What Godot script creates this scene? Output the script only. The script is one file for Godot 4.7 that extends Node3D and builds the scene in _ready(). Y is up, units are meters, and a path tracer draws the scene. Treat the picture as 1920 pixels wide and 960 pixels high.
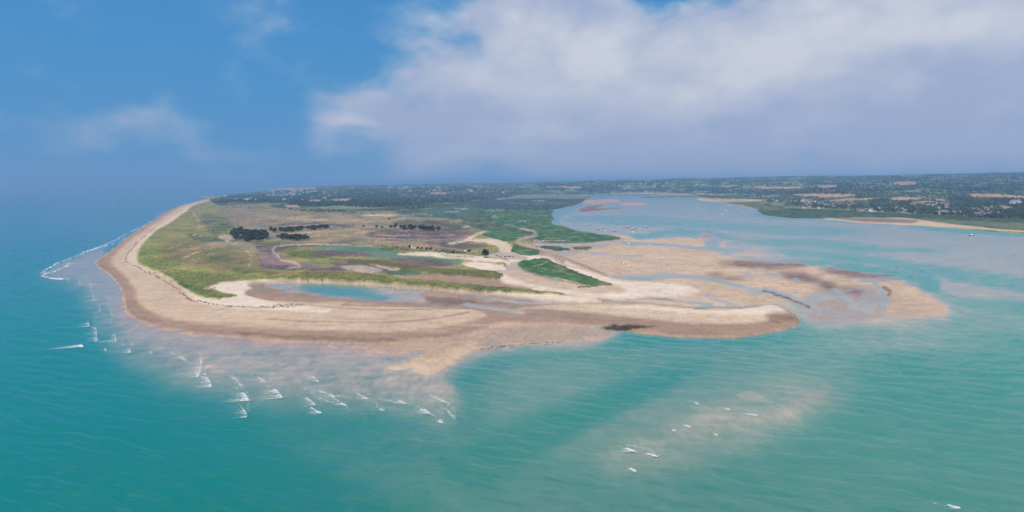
extends Node3D
# A sandy spit at low tide seen from a drone: sea on one side, a tidal estuary on the other.
# Outlines were read off the photograph in pixels of 1920 x 960 and put on the ground by at().

const EYE := 120.0
const FOCAL := 1281.0
const NU := 1400
const NV := 800
const U0 := -0.93
const DU := 1.86 / 1399.0
const V_FAR := 1.0 / 17000.0
const V_NEAR := 1.0 / 190.0
const ROW_POWER := 1.4

var basis_cam: Basis
var tone: Image          # base colour of the ground, sRGB
var form: Image          # r height, g mottling, b relief
var kinds: Image         # r: which piece of the setting
var heights := PackedFloat32Array()
var wobble := FastNoiseLite.new()
var rng := RandomNumberGenerator.new()
var taken := {}
var plots := FastNoiseLite.new()   # the pattern of fields inland

# ---------------------------------------------------------------- pixels to places
func ray(px: float, py: float) -> Vector3:
	return basis_cam * Vector3((px - 960.0) / FOCAL, -(py - 480.0) / FOCAL, -1.0)

func table(keys: Array, values: Array, x: float) -> float:
	if x <= keys[0]:
		return values[0]
	for i in range(1, keys.size()):
		if x <= keys[i]:
			var t: float = (x - keys[i - 1]) / (keys[i] - keys[i - 1])
			t = t * t * (3.0 - 2.0 * t)
			return lerpf(values[i - 1], values[i], t)
	return values[values.size() - 1]

var ridge_u := [-0.6, -0.42, -0.3, -0.22, 0.0, 0.14, 0.27, 0.5, 0.62, 0.76, 1.0]
var ridge_h := [0.0, 0.0, 78.0, 100.0, 124.0, 158.0, 182.0, 212.0, 238.0, 258.0, 250.0]
var start_h := [9000.0, 8000.0, 5600.0, 5000.0, 7000.0, 7600.0, 6600.0, 3400.0, 2900.0, 2500.0, 2300.0]

func hill(x: float, z: float) -> float:
	var u := x / z
	if u < -0.42 or z < 2300.0:
		return 0.0
	var s := table(ridge_u, start_h, u)
	if z < s:
		return 0.0
	var t := clampf((z - s) / (10500.0 - s), 0.0, 1.0)
	var rise := t * t * (3.0 - 2.0 * t)
	var roll := wobble.get_noise_2d(x * 0.02, z * 0.02) * 16.0 * t + wobble.get_noise_2d(x * 0.006 + 90.0, z * 0.006) * 22.0 * t
	return maxf(0.0, table(ridge_u, ridge_h, u) * (0.55 * rise + 0.45 * t) + roll - 6.0 * t)

func at(px: float, py: float, y := 0.0) -> Vector3:
	var r := ray(px, py)
	if py < 416.0 and r.x / -r.z > -0.42:
		# march along the sight line until it meets the rising ground
		var z := 1700.0
		var last := z
		while z < 16500.0:
			var p := Vector3(0, EYE, 0) + r * (z / -r.z)
			if p.y <= hill(p.x, z) + y:
				var a := last
				var b := z
				for k in 12:
					var m := (a + b) * 0.5
					var q := Vector3(0, EYE, 0) + r * (m / -r.z)
					if q.y <= hill(q.x, m) + y:
						b = m
					else:
						a = m
				return Vector3(0, EYE, 0) + r * (b / -r.z)
			last = z
			z *= 1.025
		return Vector3(0, EYE, 0) + r * (16500.0 / -r.z)
	var t := (y - EYE) / minf(r.y, -0.004)
	return Vector3(0, EYE, 0) + r * t

func to_grid(p: Vector3) -> Vector2:
	var z := maxf(-p.z, 10.0)
	var v := clampf((1.0 / z - V_FAR) / (V_NEAR - V_FAR), 0.0, 3.0)
	return Vector2((p.x / z - U0) / DU, pow(v, 1.0 / ROW_POWER) * (NV - 1))

func row_z(j: int) -> float:
	return 1.0 / (V_FAR + (V_NEAR - V_FAR) * pow(float(j) / (NV - 1), ROW_POWER))

func ground_y(x: float, z_world: float) -> float:
	var g := to_grid(Vector3(x, 0, z_world))
	var i := clampi(int(g.x), 0, NU - 2)
	var j := clampi(int(g.y), 0, NV - 2)
	var fx := clampf(g.x - i, 0.0, 1.0)
	var fy := clampf(g.y - j, 0.0, 1.0)
	var k := j * NU + i
	return lerpf(lerpf(heights[k], heights[k + 1], fx), lerpf(heights[k + NU], heights[k + NU + 1], fx), fy)

func stand(px: float, py: float) -> Vector3:
	var p := at(px, py)
	for k in 3:
		p = at(px, py, ground_y(p.x, p.z) - (hill(p.x, -p.z) if py < 416.0 else 0.0))
	p.y = ground_y(p.x, p.z)
	return p

# ---------------------------------------------------------------- drawing the map of the ground
enum { SEABED, SAND, GRASSLAND, MARSH, FARMLAND }

func smooth(pts: Array, closed: bool, jitter: float, steps := 5) -> PackedVector2Array:
	var n := pts.size() / 2
	var out := PackedVector2Array()
	for i in (n if closed else n - 1):
		var q: Array[Vector2] = []
		for k in [-1, 0, 1, 2]:
			var m: int = posmod(i + k, n) if closed else clampi(i + k, 0, n - 1)
			q.append(Vector2(pts[2 * m], pts[2 * m + 1]))
		for s in steps:
			out.append(q[1].cubic_interpolate(q[2], q[0], q[3], float(s) / steps))
	if not closed:
		out.append(Vector2(pts[2 * n - 2], pts[2 * n - 1]))
	if jitter > 0.0:
		for i in out.size():
			var p := out[i]
			out[i] = p + jitter * 1.5 * Vector2(2.2 * wobble.get_noise_2d(p.x * 5.0, p.y * 11.0), wobble.get_noise_2d(p.x * 5.0 + 700.0, p.y * 11.0))
	return out

func lay(poly: PackedVector2Array, y: float, c: Color, h: float, blur: int, veg: float, relief: float, kind: int) -> void:
	var g := PackedVector2Array()
	var lo := Vector2(1e9, 1e9)
	var hi := -lo
	for p in poly:
		var q := to_grid(at(p.x, p.y, y))
		q = q.clamp(Vector2(-200, -100), Vector2(NU + 200, NV + 400))
		g.append(q)
		lo = lo.min(q)
		hi = hi.max(q)
	var pad := 3 * (1 << blur)
	var x0 := maxi(0, int(lo.x) - pad)
	var y0 := maxi(0, int(lo.y) - pad)
	var unit := 1 << blur
	var w := (mini(NU, int(hi.x) + pad) - x0 + unit - 1) / unit * unit
	var hh := (mini(NV, int(hi.y) + pad) - y0 + unit - 1) / unit * unit
	if w < 2 or hh < 2:
		return
	var a := Image.create_empty(w, hh, false, Image.FORMAT_RGBA8)
	a.fill(Color(c.r, c.g, c.b, 0.0))
	var b := Image.create_empty(w, hh, false, Image.FORMAT_RGBAF)
	var shape := not is_nan(h)
	b.fill(Color(h if shape else 0.0, veg, relief, 0.0))
	var kc := Color8(kind * 40, 0, 0, 255)
	var full_b := Color(h if shape else 0.0, veg, relief, 1.0)
	var full_a := Color(c.r, c.g, c.b, 1.0)
	var n := g.size()
	for j in hh:
		var yy := y0 + j + 0.0
		var xs := PackedFloat32Array()
		for i in n:
			var p := g[i]
			var q := g[(i + 1) % n]
			if (p.y <= yy) != (q.y <= yy):
				xs.append(p.x + (yy - p.y) / (q.y - p.y) * (q.x - p.x))
		xs.sort()
		for s in range(0, xs.size() - 1, 2):
			var l := maxi(0, roundi(xs[s]) - x0)
			var r := mini(w, roundi(xs[s + 1]) - x0)
			if r > l:
				a.fill_rect(Rect2i(l, j, r - l, 1), full_a)
				b.fill_rect(Rect2i(l, j, r - l, 1), full_b)
				if kind >= 0:
					kinds.fill_rect(Rect2i(l + x0, y0 + j, r - l, 1), kc)
	if blur > 0:
		for k in blur:
			a.shrink_x2()
			b.shrink_x2()
		a.resize(w, hh, Image.INTERPOLATE_BILINEAR)
		b.resize(w, hh, Image.INTERPOLATE_BILINEAR)
	tone.blend_rect(a, Rect2i(0, 0, w, hh), Vector2i(x0, y0))
	if shape:
		form.blend_rect(b, Rect2i(0, 0, w, hh), Vector2i(x0, y0))

func rgb(r: int, g: int, b: int) -> Color:
	return Color8(r, g, b)

func area(c: Color, h: float, pts: Array, blur := 1, jitter := 1.0, veg := 0.2, relief := 0.05, kind := -1) -> void:
	lay(smooth(pts, true, jitter), clampf(h, 0.0, 6.0) if not is_nan(h) else 1.0, c, h, blur, veg, relief, kind)

func patch(c: Color, y: float, pts: Array, blur := 1, jitter := 1.0, kind := -1) -> void:
	lay(smooth(pts, true, jitter), y, c, NAN, blur, 0.0, 0.0, kind)

func band(c: Color, h: float, y: float, width: float, pts: Array, blur := 0, jitter := 0.6, veg := 0.15, relief := 0.04, kind := -1, torn := false) -> void:
	var line := smooth(pts, false, jitter, 40 if torn else 8)
	var poly := PackedVector2Array()
	var back := PackedVector2Array()
	for i in line.size():
		var d := (line[mini(i + 1, line.size() - 1)] - line[maxi(i - 1, 0)]).normalized()
		var w := width * 0.5 * (1.0 + 0.5 * wobble.get_noise_2d(line[i].x * 9.0, line[i].y * 9.0 + 50.0))
		if torn:
			w = width * 0.5 * maxf(0.0, 0.5 + 2.2 * wobble.get_noise_2d(line[i].x * 14.0, line[i].y * 14.0 + 350.0))
		if i == 0 or i == line.size() - 1:
			w *= 0.2
		poly.append(line[i] + Vector2(-d.y, d.x) * w)
		back.append(line[i] - Vector2(-d.y, d.x) * w)
	back.reverse()
	poly.append_array(back)
	lay(poly, y, c, h, blur, veg, relief, kind)


func draw_map() -> void:
	tone = Image.create_empty(NU, NV, false, Image.FORMAT_RGBA8)
	form = Image.create_empty(NU, NV, false, Image.FORMAT_RGBAF)
	kinds = Image.create_empty(NU, NV, false, Image.FORMAT_RGBA8)
	var bed := rgb(168, 151, 133)
	tone.fill(bed)
	form.fill(Color(-5.0, 0.15, 0.12, 1.0))
	kinds.fill(Color8(0, 0, 0, 255))
	var dry := rgb(196, 176, 154)
	var pale := rgb(206, 189, 170)
	var sand := rgb(185, 162, 138)
	var damp := rgb(149, 125, 108)
	var wet := rgb(140, 119, 106)
	var mud := rgb(118, 101, 94)
	var flat := rgb(182, 160, 137)
	# --- sea bed
	area(bed, -11.0, [-400, 346, 330, 346, 320, 385, 230, 430, 120, 475, 10, 515, 40, 600, 110, 690, 240, 780, 400, 870, 480, 1050, -400, 1050], 5, 0)
	area(bed, -2.7, [480, 780, 700, 790, 820, 720, 900, 690, 1130, 650, 1500, 640, 1750, 640, 2100, 700, 2200, 1050, 1100, 1050, 820, 960, 620, 880], 5, 0, 0.2, 0.12)
	area(bed, -1.5, [900, 700, 1010, 660, 1190, 640, 1400, 636, 1530, 640, 1640, 690, 1560, 760, 1440, 810, 1260, 860, 1060, 860, 930, 800], 5, 0, 0.2, 0.1)
	area(bed, -3.6, [830, 860, 950, 790, 1100, 735, 1230, 690, 1330, 670, 1250, 720, 1130, 780, 1000, 850, 900, 900], 4, 0, 0.2, 0.12)
	area(bed, -1.0, [1130, 850, 1200, 780, 1330, 735, 1420, 708, 1540, 696, 1600, 728, 1530, 785, 1440, 822, 1340, 856, 1240, 886, 1150, 890], 5, 3, 0.2, 0.15)
	area(bed, -0.72, [1250, 800, 1350, 752, 1430, 730, 1500, 722, 1555, 728, 1525, 762, 1470, 788, 1400, 806, 1330, 822, 1260, 826], 4, 3, 0.3, 0.14)
	area(bed, -0.46, [1300, 786, 1370, 762, 1390, 776, 1450, 772, 1490, 746, 1530, 724, 1556, 732, 1525, 758, 1480, 782, 1410, 790, 1350, 800], 3, 4, 0.3, 0.12)
	area(bed, -0.3, [1380, 742, 1392, 732, 1430, 742, 1420, 748, 1392, 750], 2, 3, 0.3, 0.3)
	area(bed, -0.9, [1480, 560, 1800, 540, 1960, 560, 1980, 630, 1780, 660, 1600, 660, 1500, 640], 5, 2, 0.2, 0.3)
	# --- estuary: wide, shallow and silty, with one deeper channel
	area(bed, -0.16, [1035, 420, 1060, 395, 1110, 372, 1200, 362, 1320, 366, 1430, 386, 1430, 404, 1560, 410, 1700, 420, 1820, 434, 2300, 460, 2300, 560, 1820, 560, 1740, 520, 1600, 498, 1450, 486, 1400, 470, 1370, 446, 1280, 432, 1180, 444, 1100, 440], 3, 1, 0.3, 0.05)
	area(bed, -1.1, [1420, 484, 1500, 484, 1640, 496, 1780, 524, 2100, 570, 2100, 545, 1800, 505, 1600, 476, 1460, 470], 3, 2, 0.2, 0.4)
	area(bed, -0.9, [1300, 440, 1400, 446, 1520, 450, 1640, 462, 1780, 470, 1640, 470, 1480, 462, 1360, 454], 3, 3, 0.2, 0.4)
	area(bed, -0.7, [1060, 410, 1200, 405, 1360, 420, 1500, 425, 1640, 436, 1500, 440, 1300, 428, 1150, 420], 3, 3, 0.2, 0.4)
	# --- broad wet platform round the point, awash
	for q in [[-1.9, 5, bed, 46.0], [-1.1, 4, bed, 24.0], [-0.55, 4, bed, 6.0], [-0.26, 3, bed, -16.0]]:
		var d: float = q[3]
		area(q[2], q[0], [345, 384, 300, 404 - d * 0.05, 262 - d * 0.1, 428, 220 - d * 0.3, 444, 180 - d * 0.4, 464, 140 - d * 0.4, 479, 100 - d * 0.5, 497, 76 - d * 0.6, 512, 84 - d * 0.6, 522 + d * 0.1, 136 - d * 0.7, 532 + d * 0.3, 160 - d * 0.8, 556 + d * 0.4, 190 - d * 0.8, 590 + d * 0.6, 220 - d * 0.7, 636 + d * 0.8, 275 - d * 0.6, 670 + d, 350 - d * 0.4, 700 + d, 440, 722 + d, 540, 736 + d, 660, 744 + d, 760, 744 + d, 836 + d * 0.2, 764 + d, 858 + d * 0.4, 736 + d * 0.5, 838 + d * 0.4, 704 + d * 0.4, 884 + d * 0.3, 668 + d * 0.4, 960, 650 + d * 0.4, 1130, 641, 1000, 560, 500, 560, 200, 480], q[1], 3, 0.3, 0.12)
	area(bed, -0.14, [345, 384, 290, 411, 240, 438, 190, 466, 140, 489, 112, 507, 140, 516, 186, 526, 210, 560, 232, 600, 270, 630, 340, 652, 420, 668, 520, 678, 620, 684, 720, 692, 805, 702, 830, 690, 890, 662, 960, 646, 1000, 560, 500, 560, 200, 480], 4, 2, 0.25, 0.025)
	area(rgb(170, 144, 124), 0.03, [240, 600, 330, 630, 450, 646, 560, 652, 680, 662, 800, 690, 812, 697, 850, 677, 905, 652, 1000, 640, 1120, 632, 1000, 560, 500, 560, 240, 560], 4, 2, 0.25, 0.03, SAND)
	area(sand, 0.12, [720, 690, 770, 680, 830, 662, 900, 640, 1000, 624, 1150, 626, 1140, 634, 1030, 641, 960, 648, 905, 654, 850, 678, 815, 699, 780, 700], 3, 2, 0.25, 0.1, SAND)
	area(rgb(160, 140, 124), 0.08, [930, 620, 1000, 612, 1100, 612, 1180, 622, 1140, 633, 1030, 640, 940, 648, 890, 652], 3, 2, 0.25, 0.1, SAND)
	# bars on the platform, drawn out by the ebb
	for k in 16:
		var bx := rng.randf_range(330, 740)
		var by := rng.randf_range(664, 722)
		var bl := rng.randf_range(40, 110)
		band(bed, -0.2 if k % 3 else -0.7, 0.0, rng.randf_range(3.0, 7.0), [bx, by, bx + bl * 0.5, by - bl * 0.07, bx + bl, by - bl * 0.2], 2, 2.0, 0.3, 0.2)
	# --- tidal flats of the estuary
	area(flat, 0.03, [950, 436, 1100, 438, 1180, 440, 1210, 470, 1120, 500, 1040, 504, 970, 476], 2, 1, 0.25, 0.06, SAND)
	area(bed, -0.06, [1320, 436, 1400, 452, 1470, 474, 1500, 490, 1440, 494, 1370, 484, 1330, 462], 4, 2, 0.2, 0.08)
	area(flat, 0.19, [1040, 500, 1064, 478, 1120, 462, 1160, 452, 1200, 440, 1260, 434, 1320, 437, 1342, 444, 1330, 452, 1362, 466, 1395, 480, 1450, 488, 1530, 491, 1600, 506, 1690, 515, 1730, 530, 1742, 548, 1785, 572, 1790, 590, 1740, 601, 1640, 606, 1540, 606, 1505, 600, 1480, 585, 1300, 580, 1100, 590, 950, 600, 900, 560, 960, 520], 4, 3, 0.3, 0.13, SAND)
	area(rgb(150, 134, 124), -0.02, [1505, 560, 1560, 540, 1640, 540, 1668, 560, 1660, 588, 1600, 606, 1530, 604, 1500, 590], 3, 2, 0.2, 0.1)
	area(rgb(172, 150, 130), 0.12, [1640, 536, 1690, 544, 1738, 556, 1762, 572, 1745, 590, 1690, 598, 1652, 590, 1668, 570, 1664, 552], 4, 2.5, 0.2, 0.1, SAND)
	# pools and runnels
	var pool := bed
	for r in [
			[8.0, [1040, 487, 1075, 505, 1130, 518, 1200, 522, 1280, 518, 1345, 526, 1400, 540, 1470, 556, 1515, 590]],
			[5.0, [1160, 455, 1230, 458, 1290, 463, 1345, 467, 1400, 470]],
			[6.0, [1430, 512, 1480, 520, 1530, 530, 1570, 545, 1600, 570, 1640, 590]],
			[9.0, [1540, 494, 1590, 512, 1640, 530, 1660, 556, 1656, 585]],
			[7.0, [1430, 540, 1470, 552, 1510, 566, 1540, 588]],
			[5.0, [1300, 540, 1340, 560, 1390, 574, 1450, 571, 1500, 575]]]:
		band(pool, -0.32, 0.0, r[0], r[1], 2, 1.5)
	for r in [[1250, 516, 34, 5], [1405, 516, 14, 4], [1180, 480, 30, 3], [1425, 548, 26, 5], [1540, 556, 30, 7], [1120, 475, 24, 3], [1620, 575, 26, 9]]:
		area(pool, -0.16, [r[0] - r[2], r[1], r[0], r[1] - r[3], r[0] + r[2], r[1], r[0], r[1] + r[3]], 2, 2)
	# dark mussel and weed beds
	for r in [
			[1340, 493, 1400, 489, 1480, 491, 1520, 494, 1500, 502, 1440, 503, 1380, 499],
			[1540, 504, 1580, 503, 1640, 510, 1690, 514, 1700, 519, 1650, 524, 1600, 520, 1560, 512],
			[1704, 521, 1728, 523, 1732, 531, 1712, 528],
			[1460, 511, 1510, 513, 1540, 523, 1520, 528, 1470, 520],
			[1530, 532, 1560, 530, 1572, 541, 1555, 543],
			[1580, 540, 1610, 543, 1618, 551, 1590, 549],
			[1330, 512, 1380, 519, 1400, 526, 1350, 523],
			[1310, 440, 1345, 441, 1342, 445, 1320, 444]]:
		area(mud, 0.22, r, 3, 3.0, 0.6, 0.2)
	band(mud, 0.16, 0.0, 5.0, [1430, 545, 1470, 556, 1505, 571, 1522, 577], 1, 2.0, 0.8, 0.2)
	band(rgb(120, 100, 90), 0.3, 0.0, 5.0, [1655, 537, 1668, 546, 1666, 556], 1, 1.0)
	# far banks in the estuary
	area(rgb(170, 140, 125), 0.2, [1085, 376, 1150, 374, 1160, 379, 1100, 382], 1, 1)
	area(mud, 0.25, [1082, 394, 1100, 388, 1120, 384.5, 1136, 386, 1120, 389, 1130, 391, 1160, 389, 1150, 393, 1120, 395, 1090, 396], 1, 1.5, 0.6, 0.4)
	area(rgb(170, 140, 125), 0.2, [1160, 382, 1190, 379, 1215, 383, 1190, 385], 1, 1)
	# --- the spit: sand
	area(damp, 1.2, [346, 383, 318, 393, 290, 410, 262, 428, 236, 446, 212, 465, 196, 480, 181, 494, 200, 508, 216, 522, 232, 546, 238, 580, 264, 598, 310, 611, 370, 621, 440, 628, 520, 634, 600, 639, 680, 641, 740, 639, 800, 633, 860, 626, 912, 612, 960, 603, 1060, 606, 1140, 612, 1200, 622, 1290, 629, 1380, 630, 1440, 622, 1488, 611, 1500, 600, 1488, 586, 1450, 570, 1380, 576, 1300, 574, 1200, 566, 1100, 560, 1000, 566, 950, 575, 1000, 540, 1140, 520, 1030, 470, 980, 440, 920, 420, 420, 370, 385, 374], 1, 1.2, 0.2, 0.12, SAND)
	area(sand, 1.7, [352, 383, 325, 396, 296, 414, 268, 434, 240, 454, 220, 472, 208, 488, 216, 500, 230, 512, 252, 540, 262, 568, 300, 590, 360, 603, 450, 611, 540, 616, 640, 620, 740, 620, 820, 614, 880, 602, 915, 592, 890, 580, 820, 576, 720, 572, 640, 566, 560, 566, 480, 560, 400, 540, 300, 500, 320, 440, 420, 372], 2, 1.5, 0.2, 0.12)
	area(rgb(188, 166, 142), 1.5, [930, 588, 1000, 578, 1100, 586, 1200, 596, 1300, 606, 1400, 606, 1460, 596, 1478, 584, 1450, 572, 1400, 577, 1320, 578, 1220, 570, 1100, 568, 1000, 574], 2, 1.0, 0.25, 0.15)
	area(pale, 2.1, [1100, 574, 1200, 578, 1310, 586, 1420, 590, 1470, 584, 1450, 571, 1400, 579, 1300, 580, 1200, 573], 2, 1.0, 0.15, 0.1)
	area(dry, 2.4, [362, 384, 340, 396, 312, 414, 284, 434, 258, 458, 242, 476, 238, 490, 250, 500, 290, 514, 326, 532, 352, 552, 376, 566, 420, 574, 480, 580, 560, 582, 610, 584, 626, 578, 580, 570, 500, 562, 440, 545, 400, 530, 330, 500, 300, 470, 330, 430, 380, 390], 1, 1.0, 0.15, 0.12)
	area(pale, 2.2, [360, 540, 420, 528, 500, 523, 600, 523, 700, 530, 820, 541, 940, 549, 1060, 553, 1130, 562, 1080, 567, 980, 562, 880, 556, 760, 546, 660, 536, 560, 532, 490, 536, 460, 548, 480, 560, 520, 570, 600, 580, 620, 585, 560, 583, 440, 576, 376, 566], 1, 1.0, 0.15, 0.1)
	area(pale, 1.2, [900, 474, 960, 470, 1000, 478, 1030, 480, 1060, 488, 1150, 522, 1260, 530, 1320, 545, 1260, 556, 1160, 558, 1080, 552, 960, 534, 930, 520, 880, 500], 2, 1.5, 0.2, 0.12)
	area(flat, 0.8, [930, 500, 990, 490, 1040, 510, 1130, 530, 1180, 545, 1120, 550, 1040, 540, 970, 525], 2, 1.5, 0.25, 0.1)
	# streaks left by the tide along the beach
	for r in [
			[4.0, wet, [196, 482, 186, 494, 204, 508, 222, 526, 236, 552, 244, 582, 280, 602, 350, 617, 430, 625, 520, 631, 600, 636, 660, 637]],
			[2.4, damp, [500, 600, 600, 604, 700, 606, 800, 600, 880, 586]],
			[2.0, damp, [560, 572, 640, 578, 740, 582, 840, 578, 900, 570]],
			[3.0, damp, [640, 572, 700, 574, 760, 574, 800, 568]],
			[3.4, damp, [960, 590, 1060, 597, 1160, 604, 1260, 609, 1340, 612, 1420, 612, 1470, 606]],
			[2.5, wet, [900, 582, 960, 586, 1030, 592, 1110, 598, 1180, 601]],
			[3.0, wet, [860, 574, 900, 580, 950, 586]],
			[3.2, damp, [1100, 598, 1200, 604, 1300, 610, 1400, 610]]]:
		band(r[1], NAN, 1.2, r[0], r[2], 1, 1.0)
	for k in range(0, 26, 2):
		var x0 := 300.0 + 22.0 * k
		band(sand.lerp(damp, 0.6) if k % 4 else dry, NAN, 1.4, rng.randf_range(1.0, 2.2), [x0, 596 + 14 * sin(k * 1.3) + k * 0.5, x0 + 60, 600 + 14 * sin(k * 1.3) + k * 0.5, x0 + 130, 601 + 12 * sin(k * 1.3) + k * 0.3], 2, 1.0)
	area(rgb(140, 116, 98), 1.0, [1440, 590, 1468, 588, 1490, 598, 1478, 608, 1450, 604], 2, 2, 0.4, 0.1)
	band(rgb(154, 128, 106), NAN, 0.8, 6.0, [1180, 617, 1280, 622, 1380, 624, 1450, 614, 1492, 602], 1, 2.0)
	# brown shelly belt along the foot of the beach
	band(rgb(132, 110, 92), NAN, 0.8, 5.0, [440, 624, 520, 630, 600, 634, 680, 637, 740, 636], 1, 2.5)
	# lagoon behind the hooked beach
	area(rgb(140, 124, 112), 0.3, [470, 534, 520, 529, 620, 529, 720, 535, 820, 545, 920, 553, 1000, 562, 1050, 569, 980, 576, 900, 580, 820, 578, 760, 572, 660, 564, 560, 556, 490, 548], 2, 1.5, 0.3, 0.1, SAND)
	area(pool, -0.1, [500, 533, 560, 529, 640, 530, 700, 535, 780, 541, 830, 549, 900, 556, 940, 562, 880, 566, 800, 566, 740, 565, 660, 560, 570, 550, 515, 541], 2, 1.5, 0.2, 0.1)
	area(bed, -1.1, [568, 535, 630, 535, 680, 541, 712, 552, 735, 561, 690, 560, 620, 552, 575, 544], 3, 1.0, 0.2, 0.05)
	area(damp, 0.14, [790, 548, 850, 549, 920, 558, 900, 566, 840, 566, 800, 560], 2, 2.5, 0.5, 0.2)
	area(mud, 0.2, [800, 558, 860, 560, 900, 568, 860, 572, 810, 568], 2, 2.5, 0.5, 0.12)
	band(pool, -0.25, 0.0, 4.5, [840, 546, 900, 556, 960, 566, 1020, 568, 1080, 569, 1140, 568, 1190, 562, 1230, 559, 1290, 566, 1340, 572], 1, 1.0)
	band(pool, -0.25, 0.0, 7.0, [870, 571, 910, 577, 950, 583, 985, 589], 2, 1.0)
	band(pool, -0.05, 0.2, 12.0, [930, 505, 970, 500, 1010, 512, 1050, 528], 2, 2.0)
	band(mud, NAN, 0.2, 2.0, [1228, 560, 1250, 561, 1262, 564], 0, 1.0)
	# wrack lines: torn weed left by the last tides
	for r in [
			[2.4, [244, 470, 237, 484, 240, 494, 262, 504, 300, 522, 330, 540, 354, 560, 370, 566]],
			[2.2, [372, 563, 390, 569, 430, 575, 470, 577, 520, 577, 568, 574]],
			[1.2, [292, 428, 262, 452, 246, 470]],
			[1.2, [290, 512, 326, 532, 350, 552]],
			[1.2, [512, 573, 540, 572, 566, 571]],
			[1.4, [640, 526, 720, 530, 800, 537, 860, 541]],
			[1.6, [900, 655, 935, 650, 985, 646, 1060, 640]],
			[1.6, [1300, 580, 1330, 579]],
			[1.4, [1360, 573, 1385, 578, 1400, 574]]]:
		band(rgb(130, 112, 98), NAN, 1.2, r[0], r[1], 0, 1.6, 0.1, 0.0, -1, true)
	area(rgb(74, 62, 54), 0.3, [1130, 614, 1160, 610, 1200, 611, 1230, 613, 1200, 617, 1170, 620, 1140, 617], 1, 3.0, 0.9, 0.2)
	# --- grassland and dunes of the point
	var grass := rgb(128, 124, 77)
	var bright := rgb(126, 131, 70)
	var heath := rgb(132, 118, 96)
	var plum := rgb(104, 88, 87)
	var marsh := rgb(66, 104, 66)
	var G := GRASSLAND
	area(grass, 3.2, [388, 378, 366, 384, 350, 396, 330, 410, 316, 420, 294, 432, 276, 448, 264, 464, 259, 480, 262, 492, 290, 505, 316, 517, 336, 528, 372, 540, 410, 528, 480, 523, 560, 521, 640, 521, 700, 522, 800, 516, 900, 512, 940, 505, 960, 480, 1000, 460, 960, 430, 900, 415, 960, 390, 900, 378, 600, 368, 420, 366], 1, 1.0, 0.7, 0.5, G)
	area(bright, 3.8, [262, 470, 272, 456, 290, 448, 330, 470, 350, 492, 400, 505, 470, 512, 560, 514, 640, 514, 640, 521, 560, 521, 480, 523, 410, 528, 372, 541, 400, 548, 410, 556, 380, 556, 350, 538, 316, 517, 290, 505, 264, 493], 2, 1.5, 0.8, 0.7, G)
	area(rgb(104, 116, 62), 2.7, [330, 528, 372, 538, 420, 546, 445, 554, 400, 560, 372, 552], 1, 3.0, 1.0, 0.4, G)
	patch(rgb(124, 112, 78), 3.2, [300, 470, 340, 452, 420, 466, 470, 478, 500, 495, 480, 505, 420, 508, 360, 500, 320, 488], 3, 2)
	patch(rgb(96, 100, 62), 3.2, [360, 480, 400, 474, 430, 482, 420, 490, 380, 490], 3, 2)
	area(heath, 3.0, [420, 396, 520, 400, 640, 404, 760, 404, 880, 412, 930, 424, 900, 436, 880, 444, 930, 452, 900, 462, 840, 468, 760, 462, 640, 458, 560, 456, 480, 452, 420, 446, 400, 430, 410, 410], 2, 2, 0.8, 0.5, G)
	patch(rgb(150, 132, 102), 3.0, [500, 404, 620, 408, 720, 410, 700, 418, 600, 416, 500, 412], 2, 2)
	patch(rgb(148, 130, 98), 3.0, [520, 436, 600, 432, 680, 432, 690, 442, 640, 448, 590, 446], 2, 2)
	patch(rgb(104, 88, 86), 3.0, [700, 434, 800, 432, 880, 436, 870, 446, 780, 452, 700, 448], 2, 2)
	patch(rgb(108, 90, 88), 3.0, [790, 455, 860, 454, 920, 460, 900, 464, 830, 464], 2, 2)
	patch(rgb(92, 88, 72), 3.0, [740, 416, 830, 414, 880, 420, 870, 432, 800, 430], 2, 2)
	patch(rgb(100, 104, 74), 3.0, [378, 402, 410, 404, 440, 420, 428, 442, 400, 440, 384, 420], 2, 3)
	patch(rgb(84, 94, 64), 3.0, [350, 440, 420, 446, 520, 458, 620, 458, 600, 464, 500, 462, 400, 458], 2, 2)
	for r in [[3.0, [520, 422, 600, 420, 660, 424]], [2.0, [600, 402, 640, 404, 700, 408]], [2.0, [700, 440, 800, 442, 860, 440]], [1.6, [640, 444, 760, 448, 880, 448]], [1.6, [700, 456, 760, 452, 800, 455]]]:
		band(plum if r[0] > 2.5 else rgb(150, 132, 116), NAN, 3.0, r[0], r[1], 1, 2.0)
	# bare, dried-out hollows with a purple tinge
	area(rgb(150, 130, 118), 2.2, [375, 456, 420, 454, 470, 456, 520, 464, 560, 470, 540, 480, 500, 472, 440, 462, 390, 460], 2, 1.5, 0.4, 0.1, G)
	area(plum, 2.0, [480, 462, 520, 460, 560, 463, 640, 461, 660, 466, 600, 470, 520, 474, 510, 480, 490, 470], 1, 1.5, 0.6, 0.1, G)
	area(rgb(124, 104, 102), 2.0, [484, 474, 520, 476, 540, 490, 580, 496, 600, 500, 660, 503, 640, 508, 580, 506, 510, 505, 494, 498], 1, 1.5, 0.5, 0.1, G)
	area(plum, 2.0, [490, 496, 540, 498, 590, 502, 660, 504, 630, 508, 560, 507, 500, 504], 1, 2, 0.6, 0.1, G)
	band(rgb(176, 156, 140), NAN, 2.2, 3.4, [520, 460, 512, 468, 520, 478, 530, 488, 556, 494, 562, 500, 540, 503], 1, 1.0)
	band(rgb(170, 152, 136), NAN, 2.2, 1.8, [520, 461, 580, 459, 660, 461, 720, 464], 0, 1.0)
	area(rgb(104, 106, 60), 2.8, [530, 468, 570, 464, 610, 470, 620, 482, 560, 484], 1, 2, 0.8, 0.4, G)
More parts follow.
